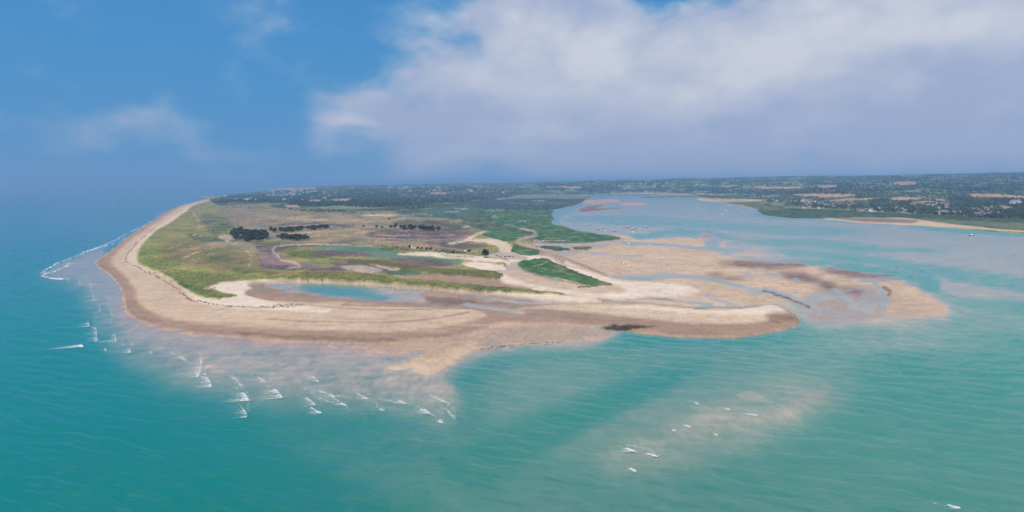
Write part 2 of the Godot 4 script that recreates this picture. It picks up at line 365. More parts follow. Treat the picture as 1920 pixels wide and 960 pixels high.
	area(rgb(92, 118, 96), 1.9, [590, 462, 660, 462, 720, 466, 760, 476, 800, 480, 770, 486, 700, 484, 640, 476, 600, 468], 1, 1.5, 0.4, 0.1, G)
	area(plum, 1.9, [590, 471, 650, 471, 700, 478, 660, 482, 600, 478], 1, 1.5, 0.5, 0.1, G)
	area(plum, 1.9, [620, 492, 680, 488, 740, 490, 800, 500, 830, 508, 760, 512, 700, 506, 640, 500], 1, 1.5, 0.5, 0.1, G)
	area(pool, -0.05, [694, 498, 710, 497, 735, 500, 752, 505, 740, 510, 716, 505], 0, 0.8, 0.1, 0.03, G)
	patch(rgb(176, 156, 138), 2.2, [640, 499, 690, 498, 720, 508, 690, 513, 660, 508], 1, 1.5)
	area(rgb(78, 98, 78), 1.9, [730, 510, 770, 506, 792, 512, 770, 518, 735, 516], 1, 1.5, 0.6, 0.1, G)
	area(rgb(92, 122, 90), 1.9, [790, 482, 830, 484, 868, 490, 862, 498, 830, 500, 800, 492], 1, 1.5, 0.4, 0.1, G)
	area(plum, 1.9, [735, 486, 790, 484, 850, 495, 830, 500, 770, 496], 1, 1.5, 0.5, 0.1, G)
	# sandy paths, blowouts
	area(pale, 2.8, [745, 476, 800, 472, 870, 478, 930, 484, 960, 492, 900, 490, 860, 486, 800, 480], 1, 1.5, 0.2, 0.3, SAND)
	area(pale, 1.8, [866, 494, 900, 492, 950, 500, 940, 508, 890, 504], 1, 1.5, 0.2, 0.1, SAND)
	band(rgb(190, 170, 144), NAN, 2.6, 5.0, [840, 457, 870, 452, 896, 440, 926, 432], 1, 1.0)
	area(rgb(196, 176, 150), 1.8, [870, 452, 910, 447, 940, 450, 960, 462, 968, 476, 940, 474, 934, 464, 910, 456], 1, 1.5, 0.2, 0.15, SAND)
	band(rgb(176, 158, 140), NAN, 3.0, 3.0, [488, 452, 498, 447, 506, 438], 1, 1.0)
	band(rgb(140, 132, 122), NAN, 3.0, 1.8, [472, 420, 490, 428, 512, 438, 540, 442], 0, 0.4)
	band(rgb(140, 132, 122), NAN, 3.0, 1.5, [812, 461, 850, 466, 900, 474, 930, 478], 0, 0.4)
	patch(rgb(170, 154, 134), 3.0, [412, 443, 436, 442, 438, 450, 420, 450], 1, 2)
	patch(rgb(176, 156, 130), 3.0, [880, 420, 896, 424, 898, 428, 886, 426, 870, 428, 866, 424], 1, 2)
	patch(rgb(182, 160, 128), 3.0, [676, 402, 710, 400, 744, 402, 740, 406, 690, 406], 1, 1)
	for r in [[1.2, [362, 398, 374, 418, 366, 440, 340, 458, 310, 470]], [1.1, [410, 446, 450, 460, 470, 480, 468, 500, 440, 520]], [1.2, [690, 512, 740, 516, 770, 524, 790, 532]], [1.0, [560, 434, 620, 440, 700, 446, 780, 450, 850, 452]], [1.0, [540, 410, 600, 412, 680, 414, 760, 410]], [1.0, [600, 424, 660, 430, 720, 436, 790, 440]], [1.2, [300, 500, 340, 486, 380, 470, 420, 462]]]:
		band(rgb(176, 160, 134), NAN, 3.2, r[0], r[1], 0, 1.4, 0.2, 0.0, -1, true)
	# parking ground of beaten sand
	area(rgb(168, 154, 142), 2.4, [920, 476, 950, 473, 985, 480, 986, 486, 950, 486, 918, 484], 1, 1, 0.3, 0.05, SAND)
	# --- marram ridges in front
	area(rgb(110, 112, 62), 4.6, [600, 508, 660, 510, 740, 519, 820, 526, 900, 533, 980, 541, 1062, 549, 1000, 549, 900, 542, 820, 536, 740, 530, 680, 526, 600, 522, 540, 520, 560, 512], 0, 1.6, 1.0, 1.1, G)
	area(rgb(104, 100, 62), 4.2, [620, 483, 700, 488, 760, 494, 820, 502, 880, 506, 920, 507, 944, 512, 930, 520, 880, 516, 820, 513, 760, 502, 700, 494, 640, 490], 0, 1.6, 1.0, 1.0, G)
	area(rgb(108, 104, 62), 4.4, [420, 500, 520, 508, 600, 508, 640, 514, 560, 516, 470, 512], 2, 1.5, 0.9, 0.8, G)
	# --- salt marsh
	var M := MARSH
	area(rgb(70, 94, 78), 1.0, [740, 392, 840, 382, 960, 374, 1060, 372, 1110, 366, 1100, 374, 1080, 384, 1060, 388, 1040, 392, 1034, 402, 1040, 412, 1000, 412, 940, 416, 900, 412, 840, 410, 760, 404], 1, 1.2, 0.5, 0.1, M)
	area(rgb(74, 92, 70), 1.0, [870, 402, 960, 400, 1012, 420, 1010, 444, 960, 436, 916, 434, 880, 424], 1, 1.2, 0.5, 0.1, M)
	area(rgb(118, 122, 96), 1.2, [944, 372, 1000, 364, 1060, 364, 1110, 366, 1090, 372, 1000, 374], 1, 1, 0.4, 0.1, M)
	area(rgb(56, 72, 74), 1.0, [870, 378, 960, 373, 1060, 372, 1095, 374, 1080, 384, 1040, 392, 960, 393, 900, 390], 1, 1.2, 0.4, 0.1, M)
	area(rgb(62, 100, 68), 1.0, [900, 396, 960, 394, 1034, 393, 1038, 400, 1034, 410, 1040, 420, 1060, 424, 1080, 432, 1120, 438, 1164, 445, 1150, 450, 1100, 455, 1050, 455, 1000, 452, 980, 448, 1008, 440, 1004, 432, 980, 428, 950, 424, 930, 412], 1, 1.0, 0.6, 0.15, M)
	area(marsh, 1.0, [904, 440, 930, 432, 960, 430, 984, 434, 984, 444, 960, 454, 936, 450], 1, 1.0, 0.5, 0.1, M)
	area(rgb(68, 100, 62), 1.0, [960, 472, 968, 460, 990, 462, 1012, 470, 1008, 478, 985, 479], 0, 1.2, 0.6, 0.15, M)
	area(rgb(66, 102, 62), 1.0, [972, 492, 1000, 486, 1026, 484, 1036, 490, 1060, 500, 1090, 514, 1120, 524, 1150, 533, 1110, 535, 1060, 524, 1020, 516, 985, 506], 0, 1.2, 0.5, 0.15, M)
	band(rgb(84, 82, 56), NAN, 1.0, 3.2, [1030, 488, 1060, 501, 1090, 514, 1124, 526], 0, 1.8)
	band(rgb(170, 160, 130), NAN, 1.0, 1.3, [1000, 499, 1020, 494, 1030, 488], 0, 0.8)
	band(rgb(84, 92, 56), 0.9, 0.9, 3.0, [1084, 538, 1104, 537, 1122, 536], 0, 1.5, 0.8, 0.3, M)
	area(rgb(72, 86, 54), 0.8, [1004, 462, 1030, 461, 1060, 464, 1070, 468, 1040, 469, 1020, 465], 0, 1.6, 0.9, 0.3, M)
	area(rgb(80, 88, 54), 0.8, [1072, 463, 1100, 462, 1112, 466, 1090, 468], 0, 1.6, 0.9, 0.3, M)
	# small creeks and muddy margins
	for r in [[1.1, [1100, 440, 1080, 444, 1056, 442, 1040, 447, 1020, 446]], [0.9, [1040, 421, 1020, 424, 1008, 420, 990, 423]], [0.9, [1060, 432, 1042, 430, 1030, 434, 1016, 432]], [0.9, [1036, 403, 1010, 404, 980, 402, 950, 405, 925, 403]], [0.8, [1080, 384, 1040, 381, 1000, 383, 950, 380]], [0.9, [930, 418, 900, 420, 870, 416, 840, 418]], [1.0, [1090, 518, 1060, 512, 1040, 506, 1015, 508]], [0.8, [1050, 500, 1030, 504, 1010, 502]], [0.8, [1000, 468, 985, 470, 972, 468]], [0.8, [960, 436, 940, 440, 925, 438]]]:
		band(rgb(128, 118, 100), NAN, 0.9, r[0] * 1.6, r[1], 0, 1.6, 0.2, 0.0, -1, true)
	band(rgb(104, 98, 82), NAN, 0.7, 2.2, [1164, 446, 1120, 453, 1060, 456, 1000, 453, 980, 449], 1, 1.6)
	band(rgb(104, 98, 82), NAN, 0.7, 2.0, [1150, 534, 1090, 533, 1030, 520, 985, 507, 972, 493], 1, 1.6)
	band(rgb(104, 98, 82), NAN, 0.7, 1.6, [1164, 445, 1120, 437, 1080, 431, 1050, 422, 1036, 412, 1040, 396, 1070, 386], 1, 1.2)
	# creek through the marsh
	band(rgb(150, 132, 118), 0.3, 0.6, 5.0, [975, 428, 1003, 434, 1006, 442, 985, 448, 970, 455, 990, 462, 1030, 468, 1042, 482, 1060, 492], 1, 0.8)
	area(rgb(160, 142, 128), 0.02, [1000, 456, 1060, 459, 1110, 458, 1160, 452, 1150, 460, 1100, 470, 1056, 480, 1030, 474], 2, 1.5, 0.25, 0.1, SAND)
	area(rgb(72, 86, 54), 0.8, [1004, 462, 1030, 461, 1060, 464, 1070, 468, 1040, 469, 1020, 465], 0, 1.6, 0.9, 0.3, M)
	area(rgb(80, 88, 54), 0.8, [1072, 463, 1100, 462, 1112, 466, 1090, 468], 0, 1.6, 0.9, 0.3, M)
	band(rgb(150, 140, 130), NAN, 0.8, 1.2, [944, 424, 952, 421, 975, 428], 0, 0.8)
	band(pool, -0.05, 0.2, 3.2, [975, 428, 990, 431, 1001, 434, 1003, 441, 984, 446, 968, 453, 985, 460, 1014, 466, 1026, 474, 1040, 486, 1064, 498, 1100, 506], 1, 0.6)
	band(pool, -0.05, 0.2, 2.4, [998, 458, 1040, 459, 1090, 457, 1150, 452, 1180, 446], 1, 0.6)
	for r in [[930, 407, 6, 1.6], [977, 414, 8, 2.0], [865, 392, 12, 1.4], [850, 397, 16, 1.2], [1010, 377, 12, 1.0], [930, 394, 16, 1.2], [790, 402, 20, 1.2], [760, 404, 14, 1.0]]:
		band(rgb(158, 150, 138), NAN, 1.0, r[3] * 1.7, [r[0] - r[2], r[1] + 0.8, r[0] - r[2] * 0.3, r[1] - 0.3, r[0] + r[2] * 0.4, r[1] + 0.2, r[0] + r[2], r[1] - 0.5], 0, 1.6, 0.2, 0.0, -1, true)
	for k in 26:
		var px := rng.randf_range(990, 1060)
		patch(rgb(165, 150, 126), 1.0, [px - 3, 450.5, px, 449 + rng.randf() * 2, px + 3, 451, px, 452.5], 0, 1.0)
	# --- wooded and built-up land behind
	var F := FARMLAND
	var wood := rgb(46, 62, 48)
	area(rgb(62, 76, 54), 3.5, [395, 376, 420, 367, 470, 360, 540, 352, 620, 340, 760, 335, 960, 320, 1300, 310, 1700, 290, 2300, 280, 2300, 440, 1920, 434, 1850, 424, 1800, 414, 1700, 409, 1600, 400, 1500, 402, 1430, 392, 1400, 385, 1330, 372, 1290, 364, 1200, 359, 1110, 364, 1000, 364, 940, 372, 860, 384, 790, 392, 740, 398, 640, 402, 560, 398, 520, 392, 470, 392, 420, 386], 0, 0.8, 0.5, 0.4, F)
	area(rgb(132, 120, 92), 3.2, [420, 386, 500, 384, 520, 390, 600, 392, 640, 396, 740, 396, 700, 402, 600, 402, 480, 398, 410, 396], 1, 1.5, 0.7, 0.4, G)
	# right shore
	area(rgb(60, 84, 66), 1.0, [1425, 393, 1470, 394, 1600, 399, 1700, 407, 1800, 411, 2300, 430, 2300, 450, 1920, 436, 1840, 431, 1780, 425, 1700, 412, 1600, 408, 1500, 409, 1440, 404, 1426, 398], 0, 0.8, 0.4, 0.1, M)
	area(rgb(98, 104, 72), 1.2, [1330, 372, 1400, 376, 1440, 386, 1480, 392, 1430, 394, 1400, 386, 1350, 378], 1, 0.8, 0.4, 0.1, M)
	area(rgb(190, 164, 132), 0.9, [1540, 410, 1620, 408, 1700, 409, 1760, 416, 1820, 423, 1900, 431, 2100, 442, 2100, 446, 1900, 435, 1820, 429, 1740, 424, 1640, 418], 1, 0.8, 0.2, 0.05, SAND)
	area(rgb(128, 112, 104), 0.6, [1560, 409, 1640, 409, 1720, 413, 1700, 418, 1620, 415], 1, 0.8, 0.3, 0.05)
	area(rgb(100, 108, 80), 1.1, [1730, 411, 1820, 414, 2200, 430, 2200, 440, 1920, 432, 1850, 424, 1790, 420], 1, 1.0, 0.4, 0.1, M)
	area(rgb(182, 160, 122), 1.0, [1310, 373, 1370, 373, 1440, 376, 1380, 379, 1330, 377], 0, 0.6, 0.2, 0.05)
	band(rgb(170, 146, 122), 0.6, 0.6, 1.6, [1180, 362, 1240, 363, 1310, 364, 1360, 366], 0, 0.5)
	band(rgb(66, 84, 70), 0.8, 0.8, 1.6, [1200, 371, 1260, 369, 1330, 369, 1400, 370], 0, 0.5, 0.4, 0.1, M)
	# open fields
	var stubble := rgb(172, 138, 106)
	var stubble2 := rgb(160, 132, 110)
	var pasture := rgb(88, 110, 72)
	for r in [
			[stubble, [1490, 365, 1530, 364, 1595, 365, 1602, 368, 1560, 371, 1500, 368]],
			[stubble, [1500, 376, 1520, 376, 1522, 380, 1503, 380]],
			[stubble2, [1550, 376, 1640, 372, 1640, 375, 1570, 379]],
			[stubble, [1420, 351, 1500, 351, 1510, 354, 1430, 355]],
			[stubble2, [1535, 349, 1565, 347, 1568, 350, 1540, 353]],
			[stubble2, [1672, 343, 1715, 341, 1714, 347, 1684, 348]],
			[stubble, [1670, 371, 1725, 371, 1733, 373, 1720, 376, 1680, 376]],
			[pasture, [1718, 368, 1750, 366, 1790, 370, 1740, 374]],
			[stubble, [1754, 374, 1775, 376, 1758, 379]],
			[stubble, [1815, 365, 1870, 365, 1920, 368, 2100, 376, 2100, 382, 1920, 373, 1840, 371]],
			[pasture, [1640, 345, 1680, 346, 1690, 352, 1650, 352]],
			[pasture, [1720, 341, 1760, 341, 1760, 343, 1722, 343]],
			[pasture, [1800, 342, 1860, 341, 1840, 345, 1796, 345]],
			[pasture, [1300, 347, 1380, 348, 1480, 346, 1500, 349, 1400, 351, 1310, 351]],
			[stubble2, [1348, 349, 1378, 348, 1376, 350, 1350, 351]],
			[pasture, [1840, 388, 1880, 387, 1900, 392, 1850, 394]],
			[stubble, [1870, 387, 1895, 389, 1900, 393, 1880, 393]],
			[pasture, [1660, 388, 1690, 388, 1690, 393, 1665, 393]],
			[stubble2, [1715, 379, 1750, 378.5, 1750, 381, 1716, 381]],
			[stubble2, [1026, 349, 1060, 349, 1062, 351, 1030, 351]],
			[stubble, [1060, 351, 1090, 351, 1088, 354, 1062, 353]],
			[stubble2, [808, 362, 836, 361, 836, 365, 812, 365]],
			[stubble2, [470, 354, 540, 352, 590, 352, 580, 355, 480, 357]],
			[stubble2, [580, 376, 600, 375, 600, 378, 582, 379]],
			[stubble2, [536, 386, 556, 386, 562, 390, 540, 390]],
			[stubble2, [626, 374, 656, 374, 650, 378, 628, 378]]]:
		patch(r[0], 0.0, r[1], 0, 0.4)

func build_ground() -> void:
	draw_map()
	var cd := tone.get_data()
	var fd := form.get_data().to_float32_array()
	var kd := kinds.get_data()
	var lin := PackedFloat32Array()
	lin.resize(256)
	for i in 256:
		lin[i] = Color8(i, i, i).srgb_to_linear().r
	var fine := FastNoiseLite.new()
	fine.seed = 5
	fine.frequency = 1.0
	fine.fractal_octaves = 3
	plots.seed = 9
	plots.noise_type = FastNoiseLite.TYPE_CELLULAR
	plots.cellular_return_type = FastNoiseLite.RETURN_CELL_VALUE
	plots.frequency = 1.0
	var total := NU * NV
	var pos := PackedVector3Array()
	pos.resize(total)
	var col := PackedColorArray()
	col.resize(total)
	heights.resize(total)
	for j in NV:
		var z := row_z(j)
		for i in NU:
			var k := j * NU + i
			var x := (U0 + DU * i) * z
			var k4 := k * 4
			var h := fd[k4]
			var veg := fd[k4 + 1]
			var kind := int(kd[k4]) / 40
			var n1 := fine.get_noise_2d(x * 0.05, z * 0.03)
			var n2 := fine.get_noise_2d(x * 0.011 + 400.0, z * 0.006)
			h += fd[k4 + 2] * (n1 * 1.6 + n2 * 0.8)
			var r := lin[cd[k4]]
			var g := lin[cd[k4 + 1]]
			var b := lin[cd[k4 + 2]]
			if kind == FARMLAND:
				h += hill(x, z)
				var cell := plots.get_noise_2d(x * 0.0045, z * 0.0026)
				var dark := r < 0.16
				if dark:
					if cell > 0.3:
						r = lerpf(r, 0.2, 0.75); g = lerpf(g, 0.24, 0.75); b = lerpf(b, 0.11, 0.75)
					elif cell < -0.6:
						r = lerpf(r, 0.3, 0.7); g = lerpf(g, 0.21, 0.7); b = lerpf(b, 0.14, 0.7)
				var m0 := 1.0 + 0.5 * n2 + 0.35 * n1
				r *= m0; g *= m0; b *= m0
			else:
				var n3 := fine.get_noise_2d(x * 0.22, z * 0.07)
				if kind == SAND or kind == SEABED:
					var n4 := fine.get_noise_2d(x * 0.018 + z * 0.004, z * 0.09 + 900.0)
					h += fd[k4 + 2] * n4 * 1.2
					r *= 1.0 + 0.10 * n4; g *= 1.0 + 0.115 * n4; b *= 1.0 + 0.13 * n4
				var m := 1.0 + (0.5 * n1 + 0.4 * n2 + 0.6 * n3) * (0.06 + 0.95 * veg)
				var w := veg * clampf(0.6 * n2 + 0.5 * n1 - 0.05, -0.5, 0.5)
				if kind == GRASSLAND:
					if n3 + 0.5 * n1 > 0.34:
						r *= 0.72; g *= 0.77; b *= 0.75
					elif n3 - 0.4 * n2 < -0.42:
						r = lerpf(r, 0.42, 0.45); g = lerpf(g, 0.35, 0.45); b = lerpf(b, 0.27, 0.45)
				if kind == MARSH:
					var n5 := fine.get_noise_2d(x * 0.03 + 77.0, z * 0.011)
					if n5 > 0.12:
						var q := minf((n5 - 0.12) * 2.4, 0.6)
						r = lerpf(r, 0.15, q); g = lerpf(g, 0.155, q); b = lerpf(b, 0.075, q)
					elif n5 < -0.16:
						r *= 0.72; g *= 0.78; b *= 0.85
				if kind == GRASSLAND or kind == MARSH:
					r *= 1.0 + 0.5 * w
					b *= 1.0 - 0.3 * w
				r *= m; g *= m; b *= m
			heights[k] = h
			pos[k] = Vector3(x, h, -z)
			col[k] = Color(r, g, b)
	var nor := PackedVector3Array()
	nor.resize(total)
	for j in NV:
		var z := row_z(j)
		var ja := maxi(j - 1, 0)
		var jb := mini(j + 1, NV - 1)
		var dz := row_z(ja) - row_z(jb)
		for i in NU:
			var ia := maxi(i - 1, 0)
			var ib := mini(i + 1, NU - 1)
			var gx := (heights[j * NU + ib] - heights[j * NU + ia]) / ((ib - ia) * DU * z)
			var far_way := (heights[ja * NU + i] - heights[jb * NU + i]) / dz
			var gz := gx * (U0 + DU * i) - far_way
			nor[j * NU + i] = Vector3(-gx, 1.0, -gz).normalized()
	var mat := StandardMaterial3D.new()
	mat.vertex_color_use_as_albedo = true
	mat.roughness = 0.95
	mat.metallic_specular = 0.25
	var names := ["sea_floor", "sand_beach", "dune_grassland", "salt_marsh", "farmland"]
	var words := ["pale sandy sea floor under shallow water", "bare sand of the beaches, bars and tidal flats", "dune grassland with dry hollows on the point", "green salt marsh along the tidal creeks", "wooded farmland rising to low hills"]
	for c in 5:
		var remap := PackedInt32Array()
		remap.resize(total)
		remap.fill(-1)
		var idx := PackedInt32Array()
		var p2 := PackedVector3Array()
		var n2a := PackedVector3Array()
		var c2 := PackedColorArray()
		for j in NV - 1:
			for i in NU - 1:
				var k := j * NU + i
				if int(kd[k * 4]) / 40 != c:
					continue
				for q in [k, k + 1, k + NU, k + NU + 1]:
					if remap[q] < 0:
						remap[q] = p2.size()
						p2.append(pos[q]); n2a.append(nor[q]); c2.append(col[q])
				var a := remap[k]; var b := remap[k + 1]; var d := remap[k + NU]; var e := remap[k + NU + 1]
				idx.append(a); idx.append(b); idx.append(d)
				idx.append(b); idx.append(e); idx.append(d)
		if idx.is_empty():
			continue
		var arr := []
		arr.resize(Mesh.ARRAY_MAX)
		arr[Mesh.ARRAY_VERTEX] = p2
		arr[Mesh.ARRAY_NORMAL] = n2a
		arr[Mesh.ARRAY_COLOR] = c2
		arr[Mesh.ARRAY_INDEX] = idx
		var m := ArrayMesh.new()
		m.add_surface_from_arrays(Mesh.PRIMITIVE_TRIANGLES, arr)
		var o := MeshInstance3D.new()
		o.name = names[c]
		o.mesh = m
		o.material_override = mat
		o.set_meta("kind", "structure")
		o.set_meta("label", words[c])
		o.set_meta("category", "ground")
		add_child(o, true)
# ---------------------------------------------------------------- things
func numbered(called: String) -> String:
	var n: int = taken.get(called, 0)
	taken[called] = n + 1
	return called if n == 0 else "%s_%03d" % [called, n]

func thing(called: String, label: String, category: String, where: Vector3, turn := 0.0, group := "") -> Node3D:
	var o := Node3D.new()
	o.name = numbered(called)
	add_child(o, true)
	o.position = where
	o.rotation.y = turn
	o.set_meta("label", label)
	o.set_meta("category", category)
	if group:
		o.set_meta("group", group)
	return o

func part(called: String, mesh: Mesh, m: Material, parent: Node) -> MeshInstance3D:
	var o := MeshInstance3D.new()
	o.name = called
	o.mesh = mesh
	o.material_override = m
	parent.add_child(o, true)
	return o

func copy(o: Node3D, called: String, label: String, where: Vector3, turn: float, size := Vector3.ONE, group := "") -> Node3D:
	var c: Node3D = o.duplicate()
	c.name = numbered(called)
	add_child(c, true)
	c.position = where
	c.rotation = Vector3(0, turn, 0)
	c.scale = size
	c.set_meta("label", label)
	if group:
		c.set_meta("group", group)
	return c

var mats := {}
func paint(key: String, r: float, g: float, b: float, rough := 0.9, metal := 0.0) -> StandardMaterial3D:
	if not mats.has(key):
		var m := StandardMaterial3D.new()
		m.resource_name = key
		m.albedo_color = Color(r, g, b).linear_to_srgb()
		m.roughness = rough
		m.metallic = metal
		mats[key] = m
	return mats[key]

func tri(st: SurfaceTool, a: Vector3, b: Vector3, c: Vector3) -> void:
	st.add_vertex(a); st.add_vertex(b); st.add_vertex(c)

func quad(st: SurfaceTool, a: Vector3, b: Vector3, c: Vector3, d: Vector3) -> void:
	tri(st, a, b, c)
	tri(st, a, c, d)

func start() -> SurfaceTool:
	var st := SurfaceTool.new()
	st.begin(Mesh.PRIMITIVE_TRIANGLES)
	st.set_smooth_group(-1)
	return st

func finish(st: SurfaceTool) -> ArrayMesh:
	st.generate_normals()
	return st.commit()

func box(st: SurfaceTool, c: Vector3, s: Vector3, taper := 1.0) -> void:
	var h := s * 0.5
	var p: Array[Vector3] = []
	for y in [-1, 1]:
		var k: float = 1.0 if y < 0 else taper
		for q in [[-1, -1], [1, -1], [1, 1], [-1, 1]]:
			p.append(c + Vector3(q[0] * h.x * k, y * h.y, q[1] * h.z * k))
	quad(st, p[4], p[5], p[6], p[7])
	quad(st, p[3], p[2], p[1], p[0])
	for i in 4:
		var j := (i + 1) % 4
		quad(st, p[i], p[j], p[4 + j], p[4 + i])

func tube(st: SurfaceTool, a: Vector3, b: Vector3, ra: float, rb: float, sides := 7) -> void:
	var d := (b - a).normalized()
	var s := d.cross(Vector3.RIGHT if absf(d.x) < 0.8 else Vector3.UP).normalized()
	var t := d.cross(s)
	for i in sides:
		var p := TAU * i / sides
		var q := TAU * (i + 1) / sides
		var u := s * cos(p) + t * sin(p)
		var v := s * cos(q) + t * sin(q)
		quad(st, a + u * ra, a + v * ra, b + v * rb, b + u * rb)
		tri(st, b, b + u * rb, b + v * rb)

# a crown of many small leaf sprays, kept inside an uneven outline
func crown_mesh(s: int, radius: float, height: float, sprays: int, low: float, cone := 0.0) -> ArrayMesh:
	var r := RandomNumberGenerator.new()
	r.seed = s
	var st := SurfaceTool.new()
	st.begin(Mesh.PRIMITIVE_TRIANGLES)
	var lumps: Array[Vector4] = []
	for k in 9:
		var a := r.randf() * TAU
		var t := r.randf()
		var rr := radius * (0.62 - cone * t * 0.55) * sqrt(r.randf())
		lumps.append(Vector4(cos(a) * rr, low + (height - low) * (0.18 + 0.66 * t), sin(a) * rr, radius * r.randf_range(0.34, 0.5) * (1.0 - cone * t * 0.6)))
	for k in sprays:
		var l := lumps[k % lumps.size()]
		var d := Vector3(r.randfn(), r.randfn() * 0.9, r.randfn()).normalized()
		var p := Vector3(l.x, l.y, l.z) + d * l.w * pow(r.randf(), 0.3) * Vector3(1, (height - low) / (2.2 * radius), 1)
		var n := (d + Vector3(r.randfn(), r.randfn(), r.randfn()) * 0.45).normalized()
		var u := n.cross(Vector3(r.randfn(), r.randfn(), r.randfn())).normalized()
		var v := n.cross(u)
		var w := radius * r.randf_range(0.13, 0.24)
		st.set_normal(n)
		st.add_vertex(p + u * w); st.add_vertex(p - u * w); st.add_vertex(p + v * w * 0.8)
		st.add_vertex(p + u * w); st.add_vertex(p - v * w * 0.8); st.add_vertex(p - u * w)
	return st.commit()

func trunk_mesh(height: float, r0: float, limbs: int) -> ArrayMesh:
	var st := start()
	tube(st, Vector3(0, -0.3, 0), Vector3(0.1, height * 0.75, 0.05), r0, r0 * 0.5)
	for k in limbs:
		var a := TAU * k / limbs + 0.4
		tube(st, Vector3(0.05, height * (0.35 + 0.08 * k), 0), Vector3(cos(a), 0, sin(a)) * height * 0.26 + Vector3(0, height * (0.62 + 0.06 * k), 0), r0 * 0.45, r0 * 0.15, 5)
	return finish(st)

func inside(px: float, py: float, poly: Array) -> bool:
	var hit := false
	var n := poly.size() / 2
	for i in n:
		var j := (i + 1) % n
		var y1: float = poly[2 * i + 1]
		var y2: float = poly[2 * j + 1]
		if (y1 <= py) != (y2 <= py):
			if px < poly[2 * i] + (py - y1) / (y2 - y1) * (poly[2 * j] - poly[2 * i]):
				hit = not hit
	return hit

func scatter(poly: Array, count: int) -> PackedVector2Array:
	var lo := Vector2(1e9, 1e9)
	var hi := -lo
	for i in range(0, poly.size(), 2):
		lo = lo.min(Vector2(poly[i], poly[i + 1]))
		hi = hi.max(Vector2(poly[i], poly[i + 1]))
	var out := PackedVector2Array()
	var tries := 0
	while out.size() < count and tries < count * 20:
		tries += 1
		var p := Vector2(rng.randf_range(lo.x, hi.x), rng.randf_range(lo.y, hi.y))
		if inside(p.x, p.y, poly):
			out.append(p)
	return out

func stuff(called: String, label: String, category: String, mesh: Mesh, m: Material, where: Array[Transform3D], colors: PackedColorArray) -> void:
	var mm := MultiMesh.new()
	mm.transform_format = MultiMesh.TRANSFORM_3D
	mm.use_colors = true
	mm.mesh = mesh
	mm.instance_count = where.size()
	for i in where.size():
		mm.set_instance_transform(i, where[i])
		mm.set_instance_color(i, colors[i])
	var o := MultiMeshInstance3D.new()
	o.name = called
	o.multimesh = mm
	o.material_override = m
	o.set_meta("kind", "stuff")
	o.set_meta("label", label)
	o.set_meta("category", category)
	add_child(o, true)

